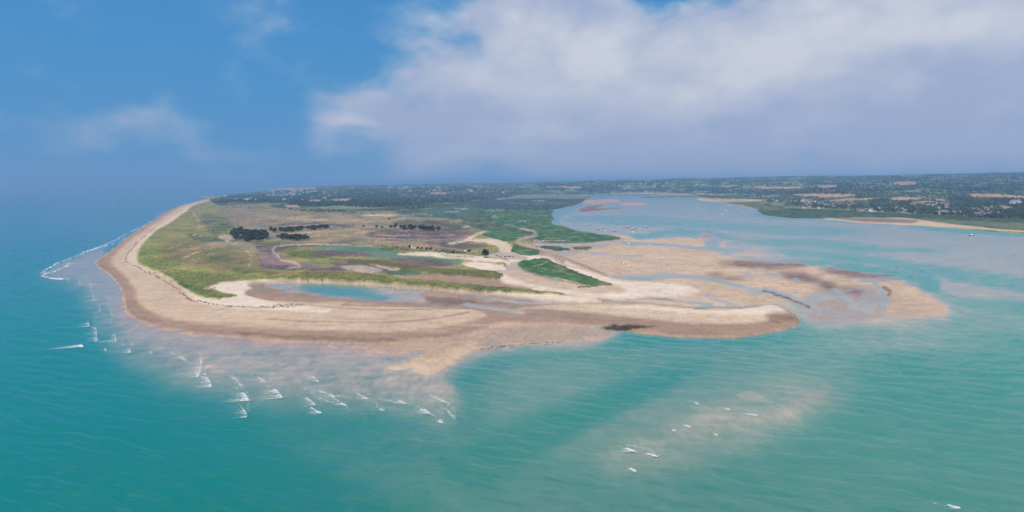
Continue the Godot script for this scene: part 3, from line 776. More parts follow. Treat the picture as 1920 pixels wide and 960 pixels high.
func build_trees() -> void:
	var bark := paint("bark", 0.07, 0.055, 0.045)
	var needles := [paint("pine_needles", 0.034, 0.054, 0.031), paint("pine_needles_grey", 0.046, 0.066, 0.04), paint("pine_needles_dark", 0.027, 0.044, 0.027)]
	var made: Array[Node3D] = []
	var groves := [
		["dark pine packed in the broad grove west of the crossing tracks", "pines of the broad grove", 100, [432, 447, 434, 434, 452, 432, 470, 438, 500, 440, 502, 448, 490, 455, 470, 455, 448, 452], 1.05],
		["dark pine in the long windbreak north of the track", "pines of the long windbreak", 92, [504, 432, 520, 432, 560, 429, 615, 426, 617, 431, 580, 433, 530, 438, 512, 436], 0.82],
		["dark pine in the short windbreak south of the track", "pines of the short windbreak", 62, [520, 444, 540, 444, 580, 446, 582, 450, 560, 452, 522, 449], 0.78],
		["dark pine in the row along the heath", "pines of the heath row", 46, [752, 428, 778, 429, 824, 431, 825, 434, 780, 432, 750, 431], 1.0]]
	for k in 3:
		var t := thing("pine_tree", "", "tree", Vector3.ZERO)
		part("trunk", trunk_mesh(9.0, 0.3, 3), bark, t)
		part("crown", crown_mesh(40 + k, 4.6, 10.5, 210, 2.4, 0.25), needles[k], t)
		made.append(t)
	var used := 0
	for g in groves:
		for p in scatter(g[3], g[2]):
			var where := stand(p.x, p.y)
			var s: float = g[4] * rng.randf_range(0.8, 1.25)
			var size := Vector3(s * rng.randf_range(1.2, 1.6), s, s * rng.randf_range(1.2, 1.6))
			if used < 3:
				var t := made[used]
				t.position = where; t.rotation.y = rng.randf() * TAU; t.scale = size
				t.set_meta("label", g[0]); t.set_meta("group", g[1])
			else:
				copy(made[used % 3], "pine_tree", g[0], where, rng.randf() * TAU, size, g[1])
			used += 1
	# the round heads that stand apart in the heath row
	for a in [[682, 427.5, 0.8, "round pine standing alone at the end of the heath row"], [706, 429, 0.95, "round pine beside the tallest tree of the heath row"], [717, 429, 0.9, "round pine close against the tallest tree of the heath row"], [741, 430, 1.75, "tallest domed tree of the heath row"], [733, 430, 1.1, "pine under the shoulder of the tallest heath tree"], [762, 391.5, 1.3, "single dark tree on the edge of the marsh"], [774, 391, 1.2, "dark tree with a pale gap beside it at the marsh edge"], [786, 391.5, 1.5, "tall dark tree at the marsh edge"], [794, 391.5, 1.3, "lower dark tree leaning on the tall one at the marsh edge"], [730, 413, 0.9, "small lone tree on the dry grassland"], [545, 394, 1.3, "dark round tree before the wood"], [700, 412.5, 0.4, "low bush on the dry grassland"]]:
		copy(made[rng.randi() % 3], "pine_tree" if a[2] > 0.5 else "bush", a[3], stand(a[0], a[1]), rng.randf() * TAU, Vector3(a[2] * 1.15, a[2], a[2] * 1.15), "")
	# big cypress by the parking ground
	var big := thing("cypress_tree", "broad dark cypress standing beside the parking ground", "tree", stand(910, 483))
	part("trunk", trunk_mesh(11.0, 0.5, 4), bark, big)
	part("crown", crown_mesh(77, 7.0, 14.0, 420, 1.5, 0.35), needles[0], big)
	var bushy := paint("bush_leaves", 0.035, 0.045, 0.025)
	var bush0: Node3D
	for a in [[768, 464, 5.0, "dark shrub at the foot of the white house"], [783, 466.5, 4.6, "wide dark shrub beside the white house"], [790, 466.5, 3.6, "low dark shrub at the far end of the wide one"], [800, 468, 4.4, "paired dark shrub by the track"], [807, 468, 4.6, "larger of the paired dark shrubs by the track"], [818, 470.5, 3.2, "round shrub along the track"], [829, 471.5, 3.4, "round shrub along the track, next towards the cypress"], [852, 469.5, 2.2, "very small shrub on the track"], [899, 473.0, 1.9, "tiny dark shrub by the track near the cypress"]]:
		var s: float = a[2] / 4.0
		if bush0 == null:
			bush0 = thing("shrub", a[3], "shrub", stand(a[0], a[1]))
			part("stem", trunk_mesh(2.2, 0.14, 3), bark, bush0)
			part("foliage", crown_mesh(91, 3.0, 4.0, 150, 0.1), bushy, bush0)
			bush0.scale = Vector3.ONE * s
		else:
			copy(bush0, "shrub", a[3], stand(a[0], a[1]), rng.randf() * TAU, Vector3.ONE * s)
	var red := thing("copper_shrub", "dark reddish round shrub next to the white van", "shrub", stand(880, 472))
	part("stem", trunk_mesh(2.2, 0.14, 3), bark, red)
	part("foliage", crown_mesh(95, 3.2, 5.0, 170, 0.1), paint("copper_leaves", 0.05, 0.03, 0.03), red)

func build_woods() -> void:
	var leaf := StandardMaterial3D.new()
	leaf.resource_name = "leaves"
	leaf.vertex_color_use_as_albedo = true
	leaf.roughness = 0.95
	var mesh := crown_mesh(60, 5.0, 9.0, 46, 0.0)
	var plots_edge: FastNoiseLite = plots.duplicate()
	plots_edge.cellular_return_type = FastNoiseLite.RETURN_DISTANCE2_SUB
	for w in [
			["wooded_belt", "dense dark green wood between the town and the grassland", [[540, 388, 640, 388, 700, 391, 790, 386, 860, 380, 940, 372, 985, 366, 900, 366, 700, 370, 560, 374], 3400, 1.0, 0.1], [[400, 382, 480, 380, 560, 384, 560, 376, 480, 374, 410, 377], 700, 1.0, 0.2]],
			["town_trees", "scattered trees among the houses of the seaside town", [[395, 376, 430, 368, 500, 361, 600, 357, 700, 354, 980, 352, 985, 366, 700, 371, 540, 376], 3800, 1.15, 0.2]],
			["village_trees", "trees and hedges round the village beyond the estuary", [[1400, 374, 1450, 370, 1560, 366, 1700, 362, 1920, 362, 2000, 366, 2000, 418, 1900, 412, 1800, 408, 1700, 402, 1600, 396, 1500, 390, 1460, 384], 4300, 0.95, 0.25]],
			["hill_hedges", "hedgerows and copses on the far hills", [[1000, 356, 1000, 345, 1300, 337, 1600, 332, 1920, 325, 2000, 325, 2000, 364, 1700, 362, 1400, 368, 1280, 360, 1120, 362], 11000, 1.4, 0.2]],
			["dune_scrub", "dark gorse and bramble scrub on the dunes", [[376, 402, 412, 403, 446, 416, 452, 440, 430, 447, 390, 444, 384, 424], 150, 0.26, 0.9], [[420, 392, 520, 394, 640, 402, 740, 404, 640, 397, 520, 390, 430, 386], 260, 0.45, 0.9], [[560, 395, 620, 393, 660, 397, 620, 400, 570, 399], 200, 0.5, 0.9], [[700, 465, 760, 466, 790, 474, 720, 472], 160, 0.2, 0.9], [[830, 473, 860, 476, 880, 478, 850, 480, 820, 477], 90, 0.25, 0.9], [[640, 438, 900, 438, 900, 460, 640, 456], 130, 0.18, 0.9], [[290, 450, 480, 468, 490, 500, 330, 500], 150, 0.13, 0.9], [[460, 400, 740, 408, 740, 424, 620, 424, 470, 416], 120, 0.22, 0.9], [[500, 486, 640, 500, 600, 510, 500, 510], 60, 0.13, 0.9]]]:
		var where: Array[Transform3D] = []
		var colors := PackedColorArray()
		for k in range(2, w.size()):
			for p in scatter(w[k][0], w[k][1]):
				var q := at(p.x, p.y)
				var g := to_grid(q)
				var c := tone.get_pixel(clampi(int(g.x), 0, NU - 1), clampi(int(g.y), 0, NV - 1))
				if w[k][3] < 0.5 and c.r > 0.40 and rng.randf() > 0.03:
					continue
				if w[0] == "hill_hedges":
					var cell := plots.get_noise_2d(q.x * 0.0045, -q.z * 0.0026)
					var edge := plots_edge.get_noise_2d(q.x * 0.0045, -q.z * 0.0026)
					if edge > -0.78 and (cell > -0.1 or rng.randf() < 0.55):
						continue
				q.y = ground_y(q.x, q.z)
				if q.y < 0.6:
					continue
				var s: float = w[k][2] * rng.randf_range(0.7, 1.4)
				where.append(Transform3D(Basis(Vector3.UP, rng.randf() * TAU).scaled(Vector3(s * 1.3, s * rng.randf_range(0.8, 1.1), s * 1.3)), q - Vector3(0, 0.4, 0)))
				var d := rng.randf_range(0.7, 1.35)
				colors.append(Color(0.040 * d, 0.062 * d, 0.032 * d).lerp(Color(0.09, 0.1, 0.05), rng.randf() * 0.3))
		stuff(w[0], w[1], "trees" if w[0] != "dune_scrub" else "scrub", mesh, leaf, where, colors)
	# marram tufts on the ridges
	var st := SurfaceTool.new()
	st.begin(Mesh.PRIMITIVE_TRIANGLES)
	var r := RandomNumberGenerator.new()
	r.seed = 4
	for k in 12:
		var a := r.randf() * TAU
		var d := Vector3(cos(a), 0, sin(a))
		var side := Vector3(-d.z, 0, d.x) * 0.14
		var tip := d * r.randf_range(0.3, 0.7) + Vector3(0, r.randf_range(0.5, 1.0), 0)
		st.add_vertex(side); st.add_vertex(tip); st.add_vertex(-side)
	var tuft := st.commit()
	var where: Array[Transform3D] = []
	var colors := PackedColorArray()
	for a in [[[560, 510, 660, 510, 740, 519, 820, 527, 900, 534, 980, 541, 1062, 549, 980, 549, 900, 543, 820, 537, 740, 531, 660, 526, 580, 522], 9000], [[620, 484, 700, 488, 760, 495, 820, 503, 880, 506, 944, 512, 930, 520, 880, 517, 820, 513, 760, 503, 700, 495], 5200], [[265, 492, 300, 500, 380, 512, 480, 517, 560, 516, 500, 523, 410, 529, 400, 548, 440, 555, 400, 558, 350, 536, 300, 508], 5200], [[820, 476, 880, 480, 900, 484, 840, 483], 500], [[262, 478, 290, 450, 340, 470, 340, 500, 290, 500], 1600]]:
		for p in scatter(a[0], a[1]):
			var q := stand(p.x, p.y)
			if q.y < 2.2:
				continue
			var s := rng.randf_range(0.5, 1.3)
			where.append(Transform3D(Basis(Vector3.UP, rng.randf() * TAU).scaled(Vector3(s, s * 0.9, s)), q))
			colors.append(Color(0.25, 0.27, 0.11).lerp(Color(0.46, 0.42, 0.22), rng.randf()) if rng.randf() < 0.8 else Color(0.11, 0.14, 0.06))
	stuff("marram_grass", "tufts of marram grass on the dune ridges", "grass", tuft, leaf, where, colors)

func build_wrack() -> void:
	var weed := StandardMaterial3D.new()
	weed.resource_name = "weed"
	weed.vertex_color_use_as_albedo = true
	weed.roughness = 0.9
	var mesh := crown_mesh(71, 0.8, 0.6, 26, 0.0)
	var where: Array[Transform3D] = []
	var colors := PackedColorArray()
	var lay_clump := func(px: float, py: float, s: float) -> void:
		var q := stand(px, py)
		where.append(Transform3D(Basis(Vector3.UP, rng.randf() * TAU).scaled(Vector3(s * 0.95, s * 0.45, s * 0.95)), q))
		colors.append(Color(0.06, 0.05, 0.04).lerp(Color(0.1, 0.08, 0.055), rng.randf()))
	for line in [[244, 470, 237, 484, 240, 494, 262, 504, 300, 522, 330, 540, 354, 560, 370, 566], [372, 563, 390, 569, 430, 575, 470, 577, 520, 577, 568, 574], [292, 428, 262, 452, 246, 470], [512, 573, 540, 572, 566, 571], [640, 526, 720, 530, 800, 537, 860, 541], [900, 655, 935, 650, 985, 646, 1060, 640], [1300, 580, 1330, 579], [1360, 573, 1385, 578, 1400, 574]]:
		var sm := smooth(line, false, 1.5, 40)
		for k in sm.size() - 1:
			var thick := wobble.get_noise_2d(sm[k].x * 8.0, sm[k].y * 8.0 + 99.0) + 0.06
			for q in int(clampf(thick, 0.0, 0.5) * 9.0 * sm[k].distance_to(sm[k + 1])) + int(thick > 0.0):
				lay_clump.call(sm[k].x + rng.randfn() * 0.8, sm[k].y + rng.randfn() * 0.5, rng.randf_range(0.3, 1.0))
	for p in scatter([1130, 614, 1160, 610, 1200, 611, 1240, 613, 1200, 618, 1170, 621, 1140, 618], 260):
		lay_clump.call(p.x, p.y, rng.randf_range(0.3, 1.1))
	for p in scatter([330, 588, 560, 596, 780, 600, 900, 590, 820, 610, 600, 616, 400, 606], 70):
		lay_clump.call(p.x, p.y, rng.randf_range(0.25, 0.6))
	for p in scatter([1230, 616, 1380, 624, 1470, 612, 1440, 604, 1340, 612], 160):
		lay_clump.call(p.x, p.y, rng.randf_range(0.2, 0.6))
	stuff("seaweed_wrack", "dark torn seaweed left in lines on the beach", "seaweed", mesh, weed, where, colors)

# ---------------------------------------------------------------- houses
func house_kind(called: String, size: Vector3, roof_h: float, wall: Material, roof: Material, long_one := false) -> Node3D:
	var t := thing(called, "", "house", Vector3.ZERO)
	var st := start()
	var hx := size.x * 0.5
	var hz := size.z * 0.5
	box(st, Vector3(0, size.y * 0.5 - 0.5, 0), Vector3(size.x, size.y + 1.0, size.z))
	for s in [-1.0, 1.0]:
		var a := Vector3(s * hx, size.y, -hz)
		var b := Vector3(s * hx, size.y, hz)
		var c := Vector3(s * hx, size.y + roof_h, 0)
		if s < 0:
			tri(st, a, c, b)
		else:
			tri(st, a, b, c)
	part("wall", finish(st), wall, t)
	st = start()
	for s in [-1.0, 1.0]:
		var e := Vector3(0, 0.14, 0)
		var a := Vector3(-hx - 0.3, size.y - 0.2, s * (hz + 0.35)) + e
		var b := Vector3(hx + 0.3, size.y - 0.2, s * (hz + 0.35)) + e
		var c := Vector3(hx + 0.3, size.y + roof_h, 0) + e
		var d := Vector3(-hx - 0.3, size.y + roof_h, 0) + e
		if s > 0:
			quad(st, a, d, c, b)
		else:
			quad(st, a, b, c, d)
	var rf := part("roof", finish(st), roof, t)
	st = start()
	box(st, Vector3(hx * 0.7, size.y + roof_h + 0.3, 0), Vector3(0.7, 1.8, 0.9))
	part("chimney", finish(st), wall, rf)
	var glass := paint("window_glass", 0.03, 0.035, 0.045, 0.15)
	var wm := BoxMesh.new()
	wm.size = Vector3(1.1, 1.3, 0.08)
	var n := 4 if long_one else 2
	for k in n:
		var w := part("window", wm, glass, t)
		w.position = Vector3(lerpf(-hx * 0.7, hx * 0.7, float(k) / (n - 1)), minf(size.y - 0.9, 1.9), hz + 0.03)
	var door := BoxMesh.new()
	door.size = Vector3(1.0, 2.1, 0.08)
	part("door", door, paint("house_door", 0.12, 0.14, 0.2), t).position = Vector3(0, 1.05, hz + 0.03)
	return t

func build_houses() -> void:
	var white := paint("white_render", 0.66, 0.64, 0.60)
	var cream := paint("cream_render", 0.55, 0.47, 0.38)
	var stone := paint("grey_stone", 0.30, 0.26, 0.22)
	var slate := paint("slate_roof", 0.075, 0.08, 0.095, 0.7)
	var light_slate := paint("pale_slate_roof", 0.2, 0.21, 0.24, 0.6)
	var tile := paint("tiled_roof", 0.3, 0.11, 0.06)
	var kinds_of := [
		[house_kind("house", Vector3(11, 4.6, 7.5), 3.6, white, slate), "white house with a dark slate roof"],
		[house_kind("house", Vector3(10, 3.4, 7.5), 3.6, cream, slate), "low cream house with a dark slate roof"],
		[house_kind("house", Vector3(13, 4.2, 8), 3.8, stone, light_slate, true), "long grey stone house with a pale slate roof"],
		[house_kind("house", Vector3(10, 4.0, 8), 3.2, white, tile), "white house with an orange tiled roof"],
		[house_kind("house", Vector3(20, 6.0, 11), 3.0, white, light_slate, true), "large white building with a pale roof"]]
	var used := [false, false, false, false, false]
	for town in [
			[[[388, 376, 420, 368, 470, 361, 560, 357, 650, 356, 660, 372, 560, 377, 480, 376, 420, 378]], 92, "in the seaside town", "houses of the seaside town", [0, 0, 0, 1, 4, 4], 1.5],
			[[[660, 354, 760, 351, 985, 352, 985, 361, 820, 366, 700, 362]], 54, "in the inland town", "houses of the inland town", [0, 1, 4, 4, 3], 1.6],
			[[[1140, 347, 1200, 344, 1330, 342, 1340, 349, 1200, 353, 1140, 352]], 34, "in the hill village", "houses of the hill village", [0, 1, 4], 1.6],
			[[[1400, 368, 1450, 367, 1500, 374, 1560, 384, 1620, 390, 1650, 400, 1600, 398, 1520, 393, 1460, 385], [1600, 384, 1660, 388, 1720, 384, 1800, 382, 1850, 390, 1870, 404, 1800, 408, 1720, 404, 1640, 400]], 108, "in the far shore village", "houses of the estuary village", [0, 0, 1, 2, 2, 0, 3], 1.15]]:
		var hearts: Array[PackedVector2Array] = []
		for poly in town[0]:
			hearts.append(scatter(poly, 9))
		for k in town[1]:
			var polys: Array = town[0]
			var heart := hearts[k % polys.size()]
			var spot := scatter(polys[k % polys.size()], 1)[0]
			if k % 5:
				spot = heart[rng.randi() % heart.size()] + Vector2(rng.randfn() * 12.0, rng.randfn() * 1.2)
			var p := at(spot.x, spot.y)
			p.y = ground_y(p.x, p.z)
			if p.y < 1.5:
				p.y = 1.6
			var which: int = town[4][rng.randi() % town[4].size()]
			var label: String = kinds_of[which][1] + " " + town[2]
			var turn := rng.randf_range(-0.7, 0.7) + (PI / 2 if rng.randf() < 0.35 else 0.0)
			var s: float = town[5] * rng.randf_range(0.85, 1.2)
			if not used[which]:
				used[which] = true
				var o: Node3D = kinds_of[which][0]
				o.position = p; o.rotation.y = turn; o.scale = Vector3.ONE * s
				o.set_meta("label", label); o.set_meta("group", town[3])
			else:
				copy(kinds_of[which][0], "house", label, p, turn, Vector3.ONE * s, town[3])
	for a in [[1904, 382, "wide white shed on the slope above the village", 2.0], [1508, 391, "pale house with an orange roof at the edge of the far marsh", 1.3], [1836, 405, "tall white house by the far marsh", 1.1]]:
		var p := stand(a[0], a[1])
		copy(kinds_of[4 if a[3] > 1.5 else 3][0], "house", a[2], p, 0.1, Vector3.ONE * a[3])
	# the white house with the little light tower among the shrubs
	var t := thing("light_house", "small white house with a short light tower among dark shrubs", "lighthouse", stand(775, 466), 0.3)
	var st := start()
	box(st, Vector3(1.5, 1.6, 0), Vector3(6, 4.2, 5))
	part("wall", finish(st), white, t)
	st = start()
	box(st, Vector3(1.5, 4.4, 0), Vector3(6.6, 1.4, 5.6), 0.35)
	part("roof", finish(st), light_slate, t)
	st = start()
	tube(st, Vector3(-2.6, -0.5, 0.6), Vector3(-2.6, 7.5, 0.6), 1.5, 1.2, 12)
	var tower := part("tower", finish(st), white, t)
	st = start()
	tube(st, Vector3(-2.6, 7.5, 0.6), Vector3(-2.6, 9.0, 0.6), 0.9, 0.9, 10)
	part("lantern", finish(st), paint("window_glass", 0, 0, 0), tower)
	st = start()
	tube(st, Vector3(-2.6, 9.0, 0.6), Vector3(-2.6, 9.9, 0.6), 1.1, 0.1, 10)
	part("cap", finish(st), slate, tower)
	var bm := BoxMesh.new()
	bm.size = Vector3(0.9, 1.2, 0.08)
	for k in 2:
		part("window", bm, paint("window_glass", 0, 0, 0), t).position = Vector3(0.2 + 2.6 * k, 1.8, 2.53)

# ---------------------------------------------------------------- boats and vehicles
func hull_mesh(length: float, beam: float, height: float, deck_only := false) -> ArrayMesh:
	var st := start()
	var rows := []
	for k in 9:
		var t := k / 8.0
		var w := beam * 0.5 * (pow(sin(PI * clampf(0.24 + 0.76 * t, 0.0, 1.0)), 0.7) if t > 0.35 else lerpf(0.82, 0.97, t / 0.35))
		if k == 8:
			w = 0.03
		var x := (t - 0.5) * length
		var top := height * (0.78 + 0.22 * t * t)
		var keel := 0.0 if t < 0.75 else height * 0.7 * pow((t - 0.75) / 0.25, 2)
		rows.append([Vector3(x, top, -w), Vector3(x, height * 0.32 + keel * 0.4, -w * 0.86), Vector3(x, keel - 0.1, 0), Vector3(x, height * 0.32 + keel * 0.4, w * 0.86), Vector3(x, top, w)])
	for k in 8:
		if deck_only:
			var d := Vector3(0, 0.02, 0)
			quad(st, rows[k][0] + d, rows[k + 1][0] + d, rows[k + 1][4] + d, rows[k][4] + d)
			continue
		for s in 4:
			quad(st, rows[k][s], rows[k][s + 1], rows[k + 1][s + 1], rows[k + 1][s])
	if not deck_only:
		for s in range(1, 4):
			tri(st, rows[0][0], rows[0][s + 1], rows[0][s])
	return finish(st)

func boat(kind: String, label: String, where: Vector3, turn: float, length: float, hull_m: Material, group := "", heel := 0.0) -> void:
	var sail := kind == "sailing_boat"
	length *= 1.25
	var t := thing(kind, label, "boat", where, turn, group)
	t.rotation.x = heel
	var beam := length * 0.34
	var high := length * 0.16
	var h := part("hull", hull_mesh(length, beam, high), hull_m, t)
	part("deck", hull_mesh(length, beam, high, true), paint("boat_deck", 0.62, 0.6, 0.55, 0.6), h)
	var st := start()
	if sail:
		box(st, Vector3(length * 0.04, high * 1.15, 0), Vector3(length * 0.36, high * 0.62, beam * 0.5), 0.8)
	else:
		box(st, Vector3(-length * 0.02, high * 1.45, 0), Vector3(length * 0.28, high * 1.3, beam * 0.62), 0.78)
	part("cabin", finish(st), paint("boat_white", 0.78, 0.77, 0.74, 0.35), t)
	st = start()
	box(st, Vector3(length * (0.13 if not sail else 0.04), high * (1.75 if not sail else 1.2), 0), Vector3(length * 0.06, high * 0.45, beam * 0.56), 0.85)
	part("window", finish(st), paint("window_glass", 0, 0, 0), t)
	if sail:
		st = start()
		tube(st, Vector3(length * 0.1, high, 0), Vector3(length * 0.1, length * 1.3, 0), 0.10, 0.07, 6)
		var mast := part("mast", finish(st), paint("aluminium", 0.5, 0.5, 0.52, 0.35, 0.6), t)
		st = start()
		tube(st, Vector3(length * 0.1, high + 1.2, 0), Vector3(-length * 0.34, high + 1.3, 0), 0.15, 0.13, 6)
		part("boom", finish(st), paint("sail_cover", 0.08, 0.12, 0.3), mast)
	else:
		st = start()
		box(st, Vector3(-length * 0.49, high * 0.8, 0), Vector3(length * 0.07, high * 1.2, beam * 0.18))
		part("outboard_motor", finish(st), paint("black_plastic", 0.03, 0.03, 0.035, 0.5), t)

func build_boats() -> void:
	var white := paint("boat_white", 0.78, 0.77, 0.74, 0.35)
	var navy := paint("boat_navy", 0.03, 0.05, 0.11, 0.4)
	var dark := paint("boat_dark", 0.045, 0.05, 0.06, 0.5)
	var grey := paint("boat_grey", 0.36, 0.38, 0.4, 0.5)
	for a in [
			["sailing_boat", "white sailing boat with a tall mast aground on the sand flats", 1240, 485.5, 0.0, 8.5, white, 0.05],
			["motor_boat", "white motor boat aground on the flats, the nearer of two to the sailing boat", 1170, 495, 0.5, 6.6, white, 0.08],
			["motor_boat", "white motor boat lying end-on beside another on the flats", 1181, 500.5, 1.1, 6.2, white, -0.06],
			["motor_boat", "navy blue boat aground by the pool on the flats", 1105, 500, 1.3, 5.5, navy, 0.1],
			["rowing_boat", "small dark boat alone on the bare sand", 1167, 472.5, 1.4, 4.0, dark, 0.05],
			["motor_boat", "small white boat at the edge of the flats by the marsh point", 1147, 459, 0.2, 5.0, white, 0.0],
			["motor_boat", "pale grey boat lying along the shallow runnel", 1179, 459, 0.0, 8.0, grey, 0.0],
			["motor_boat", "white boat with a dark bottom at the end of the shallow runnel", 1217, 460, 0.9, 5.0, white, 0.05],
			["motor_boat", "white boat moored at the mouth of the marsh creek", 1054, 458, 1.2, 4.5, white, 0.0],
			["motor_boat", "white boat drawn up on the bank of the marsh creek", 975, 446, 0.6, 4.5, white, 0.0],
			["rowing_boat", "pale boat lying on the green marsh", 1070, 447, 0.4, 4.0, white, 0.0],
			["motor_boat", "white boat with a dark stern afloat off the marsh point", 1136, 433, 0.8, 7.5, white, 0.0],
			["motor_boat", "white boat with a dark canopy afloat at the edge of the flats", 1186, 435.5, 0.3, 8.0, white, 0.0],
			["motor_boat", "dark boat afloat close under the far sandy shore", 1822, 442, 0.0, 9.0, dark, 0.0],
			["sailing_boat", "pale sailing boat far out on the open sea", 79, 374, 0.4, 16.0, white, 0.0],
			["motor_boat", "white boat on the open sea off the beach", 211, 382, 0.2, 12.0, white, 0.0]]:
		var p := stand(a[2], a[3])
		p.y = maxf(p.y + 0.05, -0.15)
		if p.y < 0.0:
			p = at(a[2], a[3]); p.y = -0.15
		boat(a[0], a[1], p, a[4], a[5], a[6], "", a[7])
	for a in [[1122, 430], [1134, 428], [1147, 418], [1161, 420], [1171, 429], [1178, 426.5], [1188, 430.5], [1211, 426.5], [1218, 431.2], [1153, 434], [1105, 422]]:
		var p := at(a[0], a[1])
		p.y = -0.15
		boat("motor_boat", "dark boat moored on the estuary off the marsh point", p, rng.randf_range(-0.4, 0.4), rng.randf_range(5.5, 8.5), dark, "dark boats moored off the marsh point")
	for a in [[1280, 402.4], [1314, 405], [1340, 399], [1389, 404], [1382, 395], [1330, 392]]:
		var p := at(a[0], a[1])
		p.y = -0.15
		boat("motor_boat", "dark boat moored in the anchorage off the far village", p, rng.randf_range(-0.5, 0.5), rng.randf_range(7.0, 9.0), dark, "dark boats in the far anchorage")
	for a in [[1310, 386], [1354, 402], [1370, 386.5], [1361, 394]]:
		var p := at(a[0], a[1])
		p.y = -0.15
		boat("sailing_boat", "white sailing boat moored in the anchorage off the far village", p, rng.randf_range(-0.5, 0.5), rng.randf_range(8.5, 10.0), white, "white boats in the far anchorage")
	# channel marks
	for a in [[1680, 505.5, "dark channel post standing in the water off the sand bar"], [1278, 431, "dark channel post standing beyond the flats"]]:
		var p := at(a[0], a[1])
		p.y = -1.5
		var t := thing("channel_post", a[2], "post", p)
		var st := start()
		tube(st, Vector3.ZERO, Vector3(0, 5.0, 0), 0.22, 0.18, 8)
		part("pole", finish(st), dark, t)
		st = start()
		tube(st, Vector3(0, 4.4, 0), Vector3(0, 5.4, 0), 0.7, 0.05, 8)
		part("topmark", finish(st), dark, t)

func build_vehicles() -> void:
	var paints := {"white": paint("car_white", 0.75, 0.75, 0.74, 0.3), "grey": paint("car_grey", 0.2, 0.21, 0.23, 0.3), "black": paint("car_black", 0.02, 0.02, 0.025, 0.3), "blue": paint("car_blue", 0.04, 0.09, 0.22, 0.3), "red": paint("car_red", 0.3, 0.03, 0.03, 0.3)}
	var glass := paint("window_glass", 0, 0, 0)
	for a in [[926, 481.5, "white", "white car parked nearest the cypress", 0], [932, 480, "red", "red car parked between two pale cars", 0], [938, 482, "grey", "grey car parked on the beaten sand", 0], [943, 479.5, "white", "white car parked in the middle of the parking ground", 0], [948, 482, "blue", "blue car parked on the beaten sand", 0], [951, 478.5, "white", "white car at the head of the parking ground", 0], [955, 481.5, "black", "black car parked at the edge of the parking ground", 0], [962, 482.5, "grey", "grey car standing apart at the end of the parking ground", 0], [873, 471.5, "white", "white van by the reddish shrub", 1]]:
		var van: bool = a[4] == 1
		var t := thing("parked_van" if van else "parked_car", a[3], "van" if van else "car", stand(a[0], a[1]), rng.randf_range(-0.5, 0.5))
		var k := 1.25 if van else 1.0
		var st := start()
		box(st, Vector3(0, 0.62, 0), Vector3(4.3 * k, 0.72, 1.75))
		if van:
			box(st, Vector3(-0.5, 1.6, 0), Vector3(4.0, 1.3, 1.72), 0.94)
		var body := part("body", finish(st), paints[a[2]], t)
		st = start()
		box(st, Vector3(-0.15 if not van else 1.85, 1.22 if not van else 1.35, 0), Vector3(2.4 if not van else 0.9, 0.55 if not van else 0.8, 1.55), 0.8)
		part("window", finish(st), glass, t)
		if not van:
			st = start()
			box(st, Vector3(-0.2, 1.52, 0), Vector3(1.7, 0.08, 1.25))
			part("roof", finish(st), paints[a[2]], body)
		for s in [[-1.35, -0.8], [1.35, -0.8], [-1.35, 0.8], [1.35, 0.8]]:
			var c := CylinderMesh.new()
			c.top_radius = 0.32; c.bottom_radius = 0.32; c.height = 0.24; c.radial_segments = 12
			var w := part("wheel", c, paint("tyre", 0.02, 0.02, 0.02), t)
			w.rotation.x = PI / 2
			w.position = Vector3(s[0] * k, 0.32, s[1])
	# land yacht on the grassland
	var t := thing("land_yacht", "pale blue triangular sail of a land yacht by the grassland track", "land yacht", stand(460, 416), 0.5)
	var st := start()
	tri(st, Vector3(0, 0.8, 0), Vector3(0.1, 8.5, 0), Vector3(-4.2, 1.0, 0.4))
	tri(st, Vector3(0, 0.8, 0.03), Vector3(-4.2, 1.0, 0.43), Vector3(0.1, 8.5, 0.03))
	part("sail", finish(st), paint("blue_sail", 0.2, 0.4, 0.62), t)
	st = start()
	tube(st, Vector3(0, 0.3, 0), Vector3(0.1, 8.7, 0), 0.09, 0.05)
	part("mast", finish(st), paint("aluminium", 0, 0, 0), t)
	st = start()
	box(st, Vector3(-0.6, 0.45, 0), Vector3(4.0, 0.25, 0.5))
	box(st, Vector3(-1.8, 0.45, 0), Vector3(0.25, 0.15, 2.6))
	part("frame", finish(st), paint("boat_white", 0, 0, 0), t)
	for s in [[1.3, 0.0], [-1.8, -1.35], [-1.8, 1.35]]:
		var c := CylinderMesh.new()
		c.top_radius = 0.3; c.bottom_radius = 0.3; c.height = 0.14; c.radial_segments = 12
		var w := part("wheel", c, paint("tyre", 0, 0, 0), t)
		w.rotation.x = PI / 2
		w.position = Vector3(s[0], 0.3, s[1])

